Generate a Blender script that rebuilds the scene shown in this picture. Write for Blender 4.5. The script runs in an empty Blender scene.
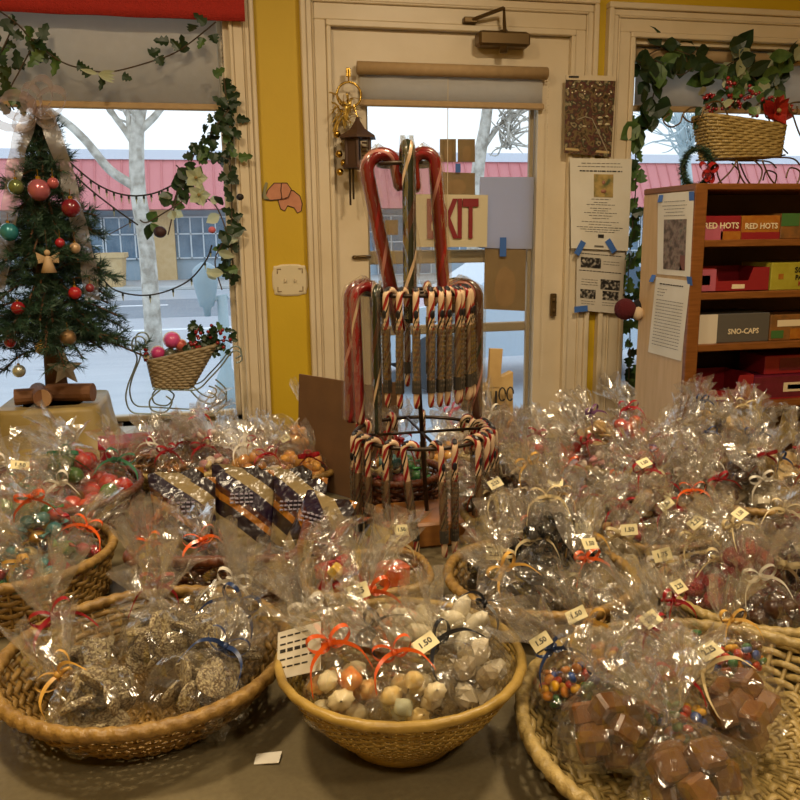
import bpy, math, random
from mathutils import Vector, Matrix
PI = math.pi
rnd = random.Random(7)
C = bpy.context.scene.collection
sc = bpy.context.scene

# ------------------------------------------------------------------ camera
YAW, PIT, ROL, CAMZ, F = math.radians(12), math.radians(11.6), math.radians(-.7), 1.36, 800.0
fw = Vector((math.sin(YAW)*math.cos(PIT), math.cos(YAW)*math.cos(PIT), -math.sin(PIT)))
r0 = Vector((math.cos(YAW), -math.sin(YAW), 0)); u0 = r0.cross(fw)
rt = math.cos(ROL)*r0 + math.sin(ROL)*u0
up = -math.sin(ROL)*r0 + math.cos(ROL)*u0
cam = bpy.data.objects.new('camera', bpy.data.cameras.new('camera')); C.objects.link(cam)
cam.matrix_world = Matrix(((rt.x, up.x, -fw.x, 0), (rt.y, up.y, -fw.y, 0), (rt.z, up.z, -fw.z, CAMZ), (0, 0, 0, 1)))
cam.data.sensor_width = 36; cam.data.lens = 36; cam.data.clip_start = .05; cam.data.clip_end = 300
sc.camera = cam

def at(px, py, y=None, z=None):
    """world point seen at a photo position, on the plane y or z"""
    v = fw + (px-400)/F*rt + (400-py)/F*up
    t = y/v.y if y is not None else (z-CAMZ)/v.z
    return Vector((0, 0, CAMZ)) + t*v

# ------------------------------------------------------------------ materials
def lin(h):
    h = h.lstrip('#'); o = []
    for i in (0, 2, 4):
        c = int(h[i:i+2], 16)/255
        o.append(c/12.92 if c <= .04045 else ((c+.055)/1.055)**2.4)
    return (*o, 1)

MATS = {}
def mat(name, col, rough=.6, metal=0, col2=None, scale=20, bump=0, bscale=60, stretch=(1, 1, 1), spec=.5, coat=0, sss=0, trans=0, detail=4, contrast=.2):
    if name in MATS: return MATS[name]
    m = bpy.data.materials.new(name); m.use_nodes = True; MATS[name] = m
    nt = m.node_tree; n = nt.nodes; b = n['Principled BSDF']
    b.inputs['Base Color'].default_value = lin(col)
    b.inputs['Roughness'].default_value = rough; b.inputs['Metallic'].default_value = metal
    b.inputs['Specular IOR Level'].default_value = spec; b.inputs['Coat Weight'].default_value = coat
    tc = n.new('ShaderNodeTexCoord'); mp = n.new('ShaderNodeMapping'); mp.inputs['Scale'].default_value = stretch
    nt.links.new(tc.outputs['Object'], mp.inputs['Vector'])
    if col2:
        t = n.new('ShaderNodeTexNoise'); t.inputs['Scale'].default_value = scale; t.inputs['Detail'].default_value = detail
        nt.links.new(mp.outputs[0], t.inputs['Vector'])
        r = n.new('ShaderNodeValToRGB'); r.color_ramp.elements[0].position = .5-contrast; r.color_ramp.elements[1].position = .5+contrast
        r.color_ramp.elements[0].color = lin(col); r.color_ramp.elements[1].color = lin(col2)
        nt.links.new(t.outputs['Fac'], r.inputs['Fac']); nt.links.new(r.outputs[0], b.inputs['Base Color'])
    if bump:
        t = n.new('ShaderNodeTexNoise'); t.inputs['Scale'].default_value = bscale; t.inputs['Detail'].default_value = 3
        nt.links.new(mp.outputs[0], t.inputs['Vector'])
        bp = n.new('ShaderNodeBump'); bp.inputs['Strength'].default_value = bump; bp.inputs['Distance'].default_value = .01
        nt.links.new(t.outputs['Fac'], bp.inputs['Height']); nt.links.new(bp.outputs[0], b.inputs['Normal'])
    if trans:
        tr = n.new('ShaderNodeBsdfTranslucent'); tr.inputs['Color'].default_value = lin(col)
        mx = n.new('ShaderNodeMixShader'); mx.inputs[0].default_value = trans
        nt.links.new(b.outputs[0], mx.inputs[1]); nt.links.new(tr.outputs[0], mx.inputs[2])
        nt.links.new(mx.outputs[0], n['Material Output'].inputs[0])
    return m

def film_mat(name, tint, haze, gloss, rough=.16, hcol='#ffffff', edge=.5, lw=.35):
    """clear crinkled film: see-through, sharp glints, a little milky"""
    if name in MATS: return MATS[name]
    m = bpy.data.materials.new(name); m.use_nodes = True; MATS[name] = m
    nt = m.node_tree; n = nt.nodes; n.remove(n['Principled BSDF']); L = nt.links
    tr = n.new('ShaderNodeBsdfTransparent'); tr.inputs[0].default_value = lin(tint)
    gl = n.new('ShaderNodeBsdfGlossy'); gl.inputs['Color'].default_value = (1, 1, 1, 1); gl.inputs['Roughness'].default_value = rough
    tc = n.new('ShaderNodeTexCoord'); no = n.new('ShaderNodeTexNoise'); no.inputs['Scale'].default_value = 45; no.inputs['Detail'].default_value = 2
    mp = n.new('ShaderNodeMapping'); mp.inputs['Scale'].default_value = (1.6, 1.6, .6)
    L.new(tc.outputs['Object'], mp.inputs[0]); L.new(mp.outputs[0], no.inputs['Vector'])
    bp = n.new('ShaderNodeBump'); bp.inputs['Strength'].default_value = .55; bp.inputs['Distance'].default_value = .012
    L.new(no.outputs['Fac'], bp.inputs['Height']); L.new(bp.outputs[0], gl.inputs['Normal'])
    bp.inputs['Strength'].default_value = .22; w = n.new('ShaderNodeLayerWeight'); w.inputs['Blend'].default_value = lw
    mr = n.new('ShaderNodeMapRange'); mr.inputs['To Min'].default_value = gloss; mr.inputs['To Max'].default_value = edge
    L.new(w.outputs['Facing'], mr.inputs['Value'])
    df = n.new('ShaderNodeBsdfDiffuse'); df.inputs[0].default_value = lin(hcol)
    tl = n.new('ShaderNodeBsdfTranslucent'); tl.inputs[0].default_value = lin(hcol)
    hz = n.new('ShaderNodeMixShader'); hz.inputs[0].default_value = .45; L.new(df.outputs[0], hz.inputs[1]); L.new(tl.outputs[0], hz.inputs[2])
    m1 = n.new('ShaderNodeMixShader'); m1.inputs[0].default_value = haze; L.new(tr.outputs[0], m1.inputs[1]); L.new(hz.outputs[0], m1.inputs[2])
    m2 = n.new('ShaderNodeMixShader'); L.new(mr.outputs[0], m2.inputs[0]); L.new(m1.outputs[0], m2.inputs[1]); L.new(gl.outputs[0], m2.inputs[2])
    L.new(m2.outputs[0], n['Material Output'].inputs[0])
    return m

def emit(name, col, s):
    m = bpy.data.materials.new(name); m.use_nodes = True
    b = m.node_tree.nodes['Principled BSDF']; b.inputs['Base Color'].default_value = lin(col)
    b.inputs['Emission Color'].default_value = lin(col); b.inputs['Emission Strength'].default_value = s
    MATS[name] = m; return m

CEL = film_mat('cellophane', '#fdfdfc', .025, .10, .11, '#f4f0ea', .42, .3)
CELT = film_mat('cellophane_gathered', '#fdfdfc', .06, .17, .12, '#f8f4ee', .55, .3)
GLASS = film_mat('window_glass', '#f6fafc', 0, .03, .02, '#ffffff', .25, .2)
WALL = mat('yellow_paint', '#cfae22', .55, col2='#c8a51c', scale=3, bump=.05, bscale=90)
CREAM = mat('cream_gloss_paint', '#e0d0b4', .38, col2='#d6c4a4', scale=6, bump=.04, bscale=30)
CEIL = mat('ceiling_paint', '#e2dccd', .8, col2='#d9d2c0', scale=5)
FLOORM = mat('floor_boards', '#7b5a38', .5, col2='#5e4226', scale=9, stretch=(1, 12, 1))
TABLEM = mat('table_laminate', '#71664c', .34, col2='#685d45', scale=140, bump=.03, bscale=200, spec=.4)
WICK = mat('honey_wicker', '#a58244', .4, col2='#77582a', scale=70, bump=.25, bscale=160, contrast=.25)
WICK2 = mat('pale_wicker', '#b39a60', .42, col2='#86703f', scale=70, bump=.25, bscale=160)
WICKD = mat('dark_brown_wicker', '#6d3a1c', .4, col2='#4a2511', scale=70, bump=.2, bscale=160)
BAMB = mat('split_bamboo', '#ae8f46', .38, col2='#917434', scale=30, bump=.12, bscale=120)
WHITEP = mat('white_paper', '#e6e0d2', .6, col2='#ded7c6', scale=12)
TAGP = mat('cream_tag_paper', '#e0d3a4', .6)
INK = mat('dark_ink', '#2a2622', .6)
TEXTG = mat('grey_print', '#6c675e', .7)
CARD = mat('brown_cardboard', '#6b4c2e', .75, col2='#5e4228', scale=14, bump=.05, bscale=100)
KRAFT = mat('kraft_paper', '#c2a36c', .7, col2='#b0905a', scale=20)
BTAPE = mat('blue_tape', '#3f6cb8', .6)
TANC = mat('tan_cardboard', '#9a7c52', .7, col2='#8c6f48', scale=14)
IRON = mat('dark_iron', '#4a4038', .4, metal=.8)
BRONZE = mat('bronze_metal', '#6b5636', .38, metal=.7)
WIRE = mat('grey_green_wire', '#8a958c', .4, metal=.6)
BRASS = mat('brass', '#c4a04c', .25, metal=1)
WOOD = mat('stained_wood', '#8a5528', .42, col2='#6f4019', scale=12, stretch=(1, 1, 9), bump=.05)
BLOCK = mat('pine_block_wood', '#a06a30', .4, col2='#875426', scale=9, stretch=(1, 1, 8))
SIDEW = mat('maple_panel', '#d0b084', .5, col2='#c4a274', scale=7, stretch=(8, 8, 1))
SHELFD = mat('shelf_interior', '#5a3418', .6, col2='#4a2a12', scale=10)
NEED = mat('pine_needles', '#1c3322', .6, col2='#31503a', scale=14)
BARK = mat('bark', '#6a4a30', .8, col2='#4a3220', scale=30, bump=.5, bscale=60)
IVYD = mat('dark_ivy_leaf', '#1b2e1b', .4, col2='#2b4424', scale=25, trans=.08)
IVYL = mat('green_leaf', '#35582a', .4, col2='#6f8a4a', scale=25, trans=.22)
CREAMLEAF = mat('cream_petal', '#cfd2b0', .5, col2='#b4bc92', scale=18, trans=.35)
STEM = mat('vine_stem', '#4a3a26', .7)
RED = mat('red_berry', '#84141e', .25, coat=.4)
REDF = mat('red_cloth', '#b8281c', .75, bump=.6, bscale=260, col2='#a82216', scale=140)
GOLDF = mat('gold_satin', '#a8925a', .5, col2='#8f7a48', scale=12, bump=.15, bscale=20)
SHADE = mat('roller_shade_fabric', '#d4cdc2', .8, col2='#cbc4b8', scale=40, trans=.5)
SHADER = mat('roller_fabric_tube', '#b89a70', .7, col2='#ad8f66', scale=40)

# ------------------------------------------------------------------ mesh builder
class MB:
    def __init__(s): s.v = []; s.f = []; s.m = []
    def add(s, vs, fs, mi=0):
        b = len(s.v); s.v += [tuple(p) for p in vs]
        for k, f in enumerate(fs):
            s.f.append(tuple(b+i for i in f)); s.m.append(mi[k] if isinstance(mi, list) else mi)
        return s
    def box(s, a, b, mi=0, M=None):
        x0, y0, z0 = a; x1, y1, z1 = b
        vs = [Vector(p) for p in ((x0, y0, z0), (x1, y0, z0), (x1, y1, z0), (x0, y1, z0), (x0, y0, z1), (x1, y0, z1), (x1, y1, z1), (x0, y1, z1))]
        if M: vs = [M @ p for p in vs]
        return s.add(vs, [(0, 3, 2, 1), (4, 5, 6, 7), (0, 1, 5, 4), (1, 2, 6, 5), (2, 3, 7, 6), (3, 0, 4, 7)], mi)
    def bbox(s, a, b, e=.004, mi=0, M=None):
        """box with chamfered upright and top edges"""
        x0, y0, z0 = a; x1, y1, z1 = b
        def ring(i, z): return [(x0+i+e, y0+i, z), (x1-i-e, y0+i, z), (x1-i, y0+i+e, z), (x1-i, y1-i-e, z), (x1-i-e, y1-i, z), (x0+i+e, y1-i, z), (x0+i, y1-i-e, z), (x0+i, y0+i+e, z)]
        R = ring(e, z0)+ring(0, z0+e)+ring(0, z1-e)+ring(e, z1)
        fs = [tuple(range(7, -1, -1)), tuple(range(24, 32))]
        for k in range(3):
            for i in range(8):
                j = (i+1) % 8; fs.append((k*8+i, k*8+j, k*8+8+j, k*8+8+i))
        vs = [Vector(p) for p in R]
        if M: vs = [M @ p for p in vs]
        return s.add(vs, fs, mi)
    def tube(s, pts, r, n=8, mi=0, closed=False, stripe=None, cap=True, flat=1.0, tw=0):
        pts = [Vector(p) for p in pts]; N = len(pts)
        R = r if isinstance(r, (list, tuple)) else [r]*N
        vs = []; nrm = None
        for i, p in enumerate(pts):
            t = (pts[(i+1) % N]-pts[i-1]) if closed or 0 < i < N-1 else (pts[1]-pts[0] if i == 0 else pts[-1]-pts[-2])
            if t.length < 1e-9: t = Vector((0, 0, 1))
            t.normalize()
            if nrm is None:
                a = Vector((0, 0, 1)) if abs(t.z) < .9 else Vector((1, 0, 0))
                nrm = t.cross(a).normalized()
            else:
                nrm = (nrm-t*nrm.dot(t))
                nrm = nrm.normalized() if nrm.length > 1e-6 else t.orthogonal().normalized()
            bn = t.cross(nrm)
            for k in range(n):
                a = 2*PI*(k+i*tw)/n; vs.append(p+R[i]*(math.cos(a)*nrm+flat*math.sin(a)*bn))
        fs = []; ms = []
        for i in range(N if closed else N-1):
            for k in range(n):
                j = (i+1) % N; l = (k+1) % n
                fs.append((i*n+k, i*n+l, j*n+l, j*n+k)); ms.append(stripe(i, k) if stripe else mi)
        if cap and not closed:
            fs.append(tuple(range(n-1, -1, -1))); ms.append(ms[0])
            fs.append(tuple((N-1)*n+k for k in range(n))); ms.append(ms[-1])
        return s.add(vs, fs, ms)
    def lathe(s, prof, n=24, c=(0, 0, 0), mi=0, M=None):
        c = Vector(c); vs = []
        for r, z in prof:
            for k in range(n):
                a = 2*PI*k/n; p = Vector((r*math.cos(a), r*math.sin(a), z)); p = M @ p if M else p
                vs.append(p+c)
        fs = [(i*n+k, i*n+(k+1) % n, (i+1)*n+(k+1) % n, (i+1)*n+k) for i in range(len(prof)-1) for k in range(n)]
        fs.append(tuple(range(n-1, -1, -1))); fs.append(tuple((len(prof)-1)*n+k for k in range(n)))
        return s.add(vs, fs, mi)
    def ball(s, c, r, n=12, mi=0, sz=1, M=None):
        m = max(5, n//2); pr = [(r*math.sin(PI*i/m)+1e-5, -r*sz*math.cos(PI*i/m)) for i in range(m+1)]
        return s.lathe(pr, n, c, mi, M)
    def build(s, name, mats, parent=None, smooth=False, loc=None):
        me = bpy.data.meshes.new(name); me.from_pydata(s.v, [], s.f)
        ms = mats if isinstance(mats, (list, tuple)) else [mats]
        for m in ms: me.materials.append(m)
        me.polygons.foreach_set('material_index', s.m)
        if smooth: me.polygons.foreach_set('use_smooth', [True]*len(s.f))
        me.update()
        o = bpy.data.objects.new(name, me); C.objects.link(o)
        if parent: o.parent = parent
        if loc is not None: o.location = loc
        return o

def tag(o, label=None, cat=None, group=None, kind=None):
    if label: o['label'] = label
    if cat: o['category'] = cat
    if group: o['group'] = group
    if kind: o['kind'] = kind
    return o
def empty(name, loc=(0, 0, 0), rot=None, label=None, cat=None, group=None, kind=None):
    o = bpy.data.objects.new(name, None); C.objects.link(o); o.location = loc
    if rot: o.rotation_euler = rot
    return tag(o, label, cat, group, kind)
def struct(name, mb, m, parent=None, smooth=False):
    o = mb.build(name, m, parent, smooth)
    if not parent: o['kind'] = 'structure'
    return o
def text(name, body, size, M, m, parent, align='CENTER', ext=.0004, bold=0.0, sx=1):
    cu = bpy.data.curves.new(name, 'FONT'); cu.body = body; cu.size = size; cu.align_x = align; cu.align_y = 'CENTER'
    cu.extrude = ext; cu.offset = bold; cu.materials.append(m); cu.resolution_u = 2
    tmp = bpy.data.objects.new('tmp', cu)
    me = bpy.data.meshes.new_from_object(tmp); bpy.data.objects.remove(tmp)
    for v in me.vertices: v.co.x *= sx
    me.transform(M)
    o = bpy.data.objects.new(name, me); C.objects.link(o); o.parent = parent
    if not me.materials: me.materials.append(m)
    return o
UPRIGHT = Matrix.Rotation(PI/2, 4, 'X')      # text facing -y
def TM(loc, rotz=0, tilt=0): return Matrix.Translation(loc) @ Matrix.Rotation(rotz, 4, 'Z') @ Matrix.Rotation(PI/2+tilt, 4, 'X')
def smoothpath(pts, n=6):
    pts = [Vector(p) for p in pts]; out = []
    for i in range(len(pts)-1):
        p0 = pts[max(i-1, 0)]; p1 = pts[i]; p2 = pts[i+1]; p3 = pts[min(i+2, len(pts)-1)]
        for k in range(n):
            t = k/n; out.append(.5*((2*p1)+(p2-p0)*t+(2*p0-5*p1+4*p2-p3)*t*t+(3*p1-p0-3*p2+p3)*t**3))
    out.append(pts[-1]); return out

# ------------------------------------------------------------------ the room
WY = 2.95; TZ = .75
X0, X1, Y0, CZ_ = -1.9, 3.2, -2.2, 2.75
wl = MB()
T = .14
def wseg(x0, x1, z0, z1): wl.box((x0, WY, z0), (x1, WY+T, z1))
LW = (-1.6, .05, .70, 2.25); DR = (.385, 1.287, 0, 2.072); RW = (1.535, 2.75, .70, 2.072)
wseg(X0, LW[0], 0, CZ_); wseg(LW[0], LW[1], 0, LW[2]); wseg(LW[0], LW[1], LW[3], CZ_); wseg(LW[1], DR[0], 0, CZ_)
wseg(DR[0], DR[1], DR[3], CZ_); wseg(DR[1], RW[0], 0, CZ_); wseg(RW[0], RW[1], 0, RW[2]); wseg(RW[0], RW[1], RW[3], CZ_); wseg(RW[1], X1, 0, CZ_)
struct('wall_front', wl, WALL)
struct('wall_left', MB().box((X0-.1, Y0, 0), (X0, WY+T, CZ_)), WALL)
struct('wall_right', MB().box((X1, Y0, 0), (X1+.1, WY+T, CZ_)), WALL)
struct('wall_back', MB().box((X0-.1, Y0-.1, 0), (X1+.1, Y0, CZ_)), CREAM)
struct('floor', MB().box((X0-.1, Y0-.1, -.1), (X1+.1, WY+T, 0)), FLOORM)
struct('ceiling', MB().box((X0-.1, Y0-.1, CZ_), (X1+.1, WY+T, CZ_+.1)), CEIL)
tn = [0]
def casing(x0, x1, zt, w, z0, wt=None):
    """stepped moulding around an opening x0..x1, zt high; x0 None = only a right leg"""
    wt = wt or w
    def one(parts):
        tn[0] += 1; m = MB()
        for p in parts: m.bbox(*p, .003)
        struct('trim_%d' % tn[0], m, CREAM)
    ST = [(0, .16, .028), (.16, .56, .02), (.56, .62, .027), (.62, .82, .022), (.82, 1, .034)]
    if x0 is not None: one([((x0-b*w, WY-d, z0), (x0-a*w, WY, zt+a*wt)) for a, b, d in ST])
    one([((x1+a*w, WY-d, z0), (x1+b*w, WY, zt+a*wt)) for a, b, d in ST])
    one([(((x0-b*w) if x0 is not None else -1.9, WY-d, zt+a*wt), (x1+b*w, WY, zt+b*wt)) for a, b, d in ST])
casing(None, .05, 2.25, .085, .2)
casing(.395, 1.28, 2.068, .104, 0, .135)
casing(1.535, 2.75, 2.072, .112, .3, .118)
# jambs
struct('trim_9', MB().box((.03, WY, .7), (.05, WY+T, 2.25)).box((1.535, WY, .7), (1.55, WY+T, 2.072)).box((1.535, WY, 2.055), (2.75, WY+T, 2.072)), CREAM)
# display ledge below the left window
struct('windowsill_left', MB().bbox((-1.6, 2.42, .66), (.05, WY+T, .70), .005).box((-1.6, 2.45, 0), (.05, 2.47, .66)), CREAM)
struct('windowsill_right', MB().bbox((1.535, WY-.05, .66), (2.75, WY+T, .70), .005), CREAM)

def window(name, x0, x1, z0, z1, fw_=.035):
    w = empty(name, ((x0+x1)/2, WY+.09, z0), kind='structure')
    o = w.location
    m = MB(); y0, y1 = -.02, .02; a, b, h = x0-o.x, x1-o.x, z1-z0
    m.bbox((a, y0, 0), (a+fw_, y1, h)).bbox((b-fw_, y0, 0), (b, y1, h)).bbox((a+fw_, y0, 0), (b-fw_, y1, fw_)).bbox((a+fw_, y0, h-fw_), (b-fw_, y1, h))
    m.build('window_frame', CREAM, w)
    MB().box((a+fw_, -.003, fw_), (b-fw_, .003, h-fw_)).build('glass_pane', GLASS, w)
window('window_1', LW[0], .03, .70, 2.25, .022); window('window_2', 1.55, RW[1], .70, 2.055)

# door
d = empty('door_1', (DR[0], WY, 0), kind='structure')
dm = MB(); gx0, gx1, gz0, gz1 = .515-DR[0], 1.166-DR[0], .32, 1.93; W_ = DR[1]-DR[0]; H_ = 2.066
for a, b in (((.004, 0, .005), (gx0, .045, H_)), ((gx1, 0, .005), (W_-.004, .045, H_)), ((gx0, 0, .005), (gx1, .045, gz0)), ((gx0, 0, gz1), (gx1, .045, H_))): dm.box(a, b)
dm.build('door_slab', CREAM, d)
MB().box((gx0, .02, gz0), (gx1, .026, gz1)).build('glass_pane', GLASS, d)
m = MB()
for z0, z1, x0 in ((1.255, 1.305, gx0), (.985, 1.02, gx0)): m.bbox((x0, .05, z0), (gx1, .08, z1), .003)
m.bbox((gx1-.02, .03, gz0), (gx1-.004, .05, gz1), .002).bbox((gx0+.0, .03, gz0), (gx0+.012, .05, gz1), .002)
m.build('outer_rail', mat('tan_rail_paint', '#b79b78', .6), d)
m = MB()
for zz in (.3, 1.06, 1.8):
    m.tube([(W_-.002, -.006, zz-.05), (W_-.002, -.006, zz+.05)], .007, 8)
m.build('hinge', CREAM, d)
p = at(553, 305, y=WY-.01)
m = MB(); m.bbox((-.012, -.014, -.045), (.012, 0, .045), .003).ball((0, -.016, .02), .008, 8).ball((0, -.016, -.02), .008, 8)
lt = m.build('slide_bolt', BRONZE, d, loc=p-d.location+Vector((.0, .005, 0)))
p = at(358, 257, y=WY)
m = MB(); m.ball((-.012, -.006, 0), .012, 10, sz=.6).tube([(-.01, -.012, 0), (.02, -.012, .001), (.045, -.012, 0)], .006, 8)
m.build('door_latch', BRONZE, d, loc=p-d.location, smooth=True)
# roller blinds
def blind(name, a, b, zt, zr, zb, y, label, rollr=.022):
    o = empty(name, ((a+b)/2, y, zt), label=label, cat='window blind')
    w = (b-a)/2
    MB().tube([(-w, 0, -rollr), (w, 0, -rollr)], rollr, 16).build('roller', SHADER, o, True)
    m = MB(); N = 24
    vs = []; fs = []
    for i in range(N+1):
        x = -w+.01+(2*w-.02)*i/N; yy = .012+.002*math.sin(i*1.1)
        vs += [(x, yy, -rollr), (x, yy, zb-zt), (x, yy+.0012, -rollr), (x, yy+.0012, zb-zt)]
    for i in range(N):
        b4 = i*4; c4 = b4+4
        fs += [(b4, b4+1, c4+1, c4), (b4+2, c4+2, c4+3, b4+3), (b4, c4, c4+2, b4+2), (b4+1, b4+3, c4+3, c4+1)]
    m.add(vs, fs).build('fabric', SHADE, o, True)
    MB().bbox((-w+.005, .002, zb-zt-.012), (w-.005, .022, zb-zt+.01), .004).build('bottom_bar', SHADER, o)
    pts = [(w+.012, .004, -rollr-.01*i) for i in range(2)]
    m = MB()
    for i in range(90): m.ball((w+.008, .0, -.03-.0125*i), .0025, 5)
    m.build('bead_chain', CREAM, o)
    return o
blind('roller_blind', -1.55, .02, 2.235, 0, at(120, 104, y=WY).z, WY+.02, 'wide grey roller blind pulled partway down the left window')
q0, q1 = at(357, 61, y=2.92), at(547, 61, y=2.92)
blind('roller_blind', q0.x, q1.x, q0.z, 0, at(450, 104, y=2.92).z, 2.918, 'short tan roller blind at the top of the glass door')
q = at(650, 108, y=WY+.04)
blind('roller_blind', 1.57, 2.7, 2.05, 0, q.z, WY+.04, 'cream roller blind at the top of the right window behind ivy')
# red valance
v = empty('window_valance', (0, 0, 0), label='bright red cloth valance across the top of the left window', cat='valance')
m = MB(); N = 60; xa, xb = -1.5, at(245, 18, y=2.9).x; zb_ = at(240, 21, y=2.9).z
vs = []
for i in range(N+1):
    x = xa+(xb-xa)*i/N; y = 2.9+.004*math.sin(i*.7)
    for z, dy in ((zb_+.002*math.sin(i*.5), 0), (zb_+.03, 0), (zb_+.2, .004), (zb_+.2, .012), (zb_, .008)): vs.append((x, y+dy, z))
m.add(vs, [(i*5+k, (i+1)*5+k, (i+1)*5+(k+1) % 5, i*5+(k+1) % 5) for i in range(N) for k in range(5)]).build('cloth', REDF, v, True)

# light switch plate
p = at(290, 280, y=WY)
s = empty('light_switch', p, label='ornate cream double light switch plate on the yellow wall', cat='light switch')
m = MB(); w, h = .062, .055; ring = []
for i in range(64):
    a = 2*PI*i/64; c, sn = math.cos(a), math.sin(a)
    k = 1+.03*math.cos(8*a); ring.append((w*math.copysign(abs(c)**.35, c)*k, h*math.copysign(abs(sn)**.35, sn)*k))
vs = [(x, 0, z) for x, z in ring]+[(x, -.004, z) for x, z in ring]+[(x*.9, -.007, z*.9) for x, z in ring]
fs = [(i, (i+1) % 64, 64+(i+1) % 64, 64+i) for i in range(64)]+[(64+i, 64+(i+1) % 64, 128+(i+1) % 64, 128+i) for i in range(64)]+[tuple(range(128, 192))]
m.add(vs, fs).build('plate', mat('ivory_plate', '#d8caa8', .4), s)
m = MB()
for x in (-.045, .045):
    for z in (-.04, .04): m.tube([(x*.7, -.008, z*1.0), (x, -.008, z), (x, -.008, z*.6)], .002, 6)
m.build('scroll_ornament', mat('plate_print', '#8d7452', .6), s)
for x in (-.018, .018): MB().bbox((x-.003, -.017, -.006), (x+.003, -.006, .006), .001).build('toggle', CREAM, s)

# elephant cut-out
p = at(281, 196, y=WY-.002)
e = empty('elephant_cutout', p, label='pink paper elephant with raised trunk stuck on the yellow wall', cat='wall decoration')
S_ = .0037
def silh(pts, m_, name, y, off=0):
    c = [((px-280)*S_, y, (196-py)*S_) for px, py in pts]; n = len(c)
    MB().add(c+[(x, y+.002, z) for x, _, z in c], [tuple(range(n-1, -1, -1)), tuple(range(n, 2*n))]+[(i, (i+1) % n, n+(i+1) % n, n+i) for i in range(n)]).build(name, m_, e)
PK = mat('pink_paper', '#c98a68', .7, col2='#bc7c5e', scale=40)
body = [(284, 190), (292, 191), (298, 196), (300, 203), (299, 210), (295, 212), (292, 207), (286, 205), (283, 210), (279, 208), (277, 200), (279, 192)]
head = [(264, 199), (268, 190), (274, 184), (281, 184), (283, 192), (280, 199), (270, 200)]
ear = [(281, 184), (286, 184), (290, 190), (287, 197), (281, 199), (280, 191)]
trunk = [(264, 199), (262, 196), (264, 188), (266, 183), (268, 184), (266, 191), (266, 196), (269, 199)]
silh(body, PK, 'body', 0); silh(head, PK, 'head', -.0025); silh(ear, PK, 'ear', -.005); silh(trunk, mat('green_grey_paper', '#8a8660', .7), 'trunk', -.005)
m = MB()
for pp, y in ((body, -.001), (head, -.0035), (ear, -.006)): m.tube([((px-280)*S_, y, (196-py)*S_) for px, py in pp+pp[:1]], .0014, 5)
m.build('outline', INK, e)

# door closer
p0, p1 = at(477, 40, y=2.9), at(528, 40, y=2.9)
c = empty('door_closer', (p0+p1)/2, label='bronze hydraulic door closer above the glass door', cat='door closer')
w = (p1-p0).length/2
MB().bbox((-w, -.03, -.025), (w, .035, .025), .008).build('housing', BRONZE, c)
MB().tube([(0, -.01, -.045), (0, -.01, .03)], .014, 12).build('spindle', BRONZE, c, True)
a1 = at(504, 8, y=2.87)-c.location; a2 = at(472, 20, y=2.91)-c.location
MB().tube([(0.0, -.02, .02), a1+Vector((0, 0, .002))], [.02, .011], 4, flat=.4).build('main_arm', BRONZE, c)
MB().tube([a1, a2], .007, 6).bbox(a2-Vector((.03, .006, .01)), a2+Vector((.02, .03, .01)), .003).build('link_arm', BRONZE, c)

# ------------------------------------------------------------------ things on and around the door
def sheet(name, pts, m_, label, cat, th=.0006, parent=None, y=None):
    """thin sheet through four photo positions on a vertical plane: tl, tr, br, bl"""
    P = [at(px, py, y=y) for px, py in pts] if y is not None else [Vector(p) for p in pts]
    c = sum(P, Vector())/4; nn = (P[1]-P[0]).cross(P[3]-P[0]).normalized()
    if nn.y > 0: nn = -nn
    N = 6; vs = []; fs = []
    for s_ in (0, 1):
        for j in range(N+1):
            for i in range(N+1):
                u, v_ = i/N, j/N
                q = (P[0]*(1-u)+P[1]*u)*(1-v_)+(P[3]*(1-u)+P[2]*u)*v_
                vs.append(q-c+nn*(-th*s_+.003*math.sin(u*PI)*math.sin(v_*2.5)))
    k = (N+1)**2
    for s_ in (0, 1):
        for j in range(N):
            for i in range(N):
                a = s_*k+j*(N+1)+i; q = (a, a+1, a+N+2, a+N+1); fs.append(q if s_ else q[::-1])
    edge = [i for i in range(N+1)]+[j*(N+1)+N for j in range(1, N+1)]+[N*(N+1)+i for i in range(N-1, -1, -1)]+[j*(N+1) for j in range(N-1, 0, -1)]
    for i, a in enumerate(edge):
        b = edge[(i+1) % len(edge)]; fs.append((a, b, k+b, k+a))
    e = empty(name, c, label=label, cat=cat)
    MB().add(vs, fs).build('sheet', m_, e)
    def loc(u, v_, off=.0012):
        q = (P[0]*(1-u)+P[1]*u)*(1-v_)+(P[3]*(1-u)+P[2]*u)*v_
        return q-c+nn*(off+.003*math.sin(u*PI)*math.sin(v_*2.5))
    return e, loc
def patch(e, loc, u0, u1, v0, v1, m_, name, off=.0015):
    vs = [loc(u0, v0, off), loc(u1, v0, off), loc(u1, v1, off), loc(u0, v1, off)]
    vs += [p_-Vector((0, -.0006, 0)) for p_ in vs]
    return MB().add(vs, [(3, 2, 1, 0), (4, 5, 6, 7), (0, 1, 5, 4), (1, 2, 6, 5), (2, 3, 7, 6), (3, 0, 4, 7)]).build(name, m_, e)
def lines(e, loc, rows, m_=TEXTG, h=.008, name='printed_lines', seed=1):
    R = random.Random(seed); m = MB()
    for u0, u1, v_ in rows:
        u = u0
        while u < u1-.01:
            w = min(R.uniform(.03, .09), u1-u)
            vs = [loc(u, v_), loc(u+w*.8, v_), loc(u+w*.8, v_+h), loc(u, v_+h)]
            m.add(vs, [(3, 2, 1, 0)]); u += w
    return m.build(name, m_, e)

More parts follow.
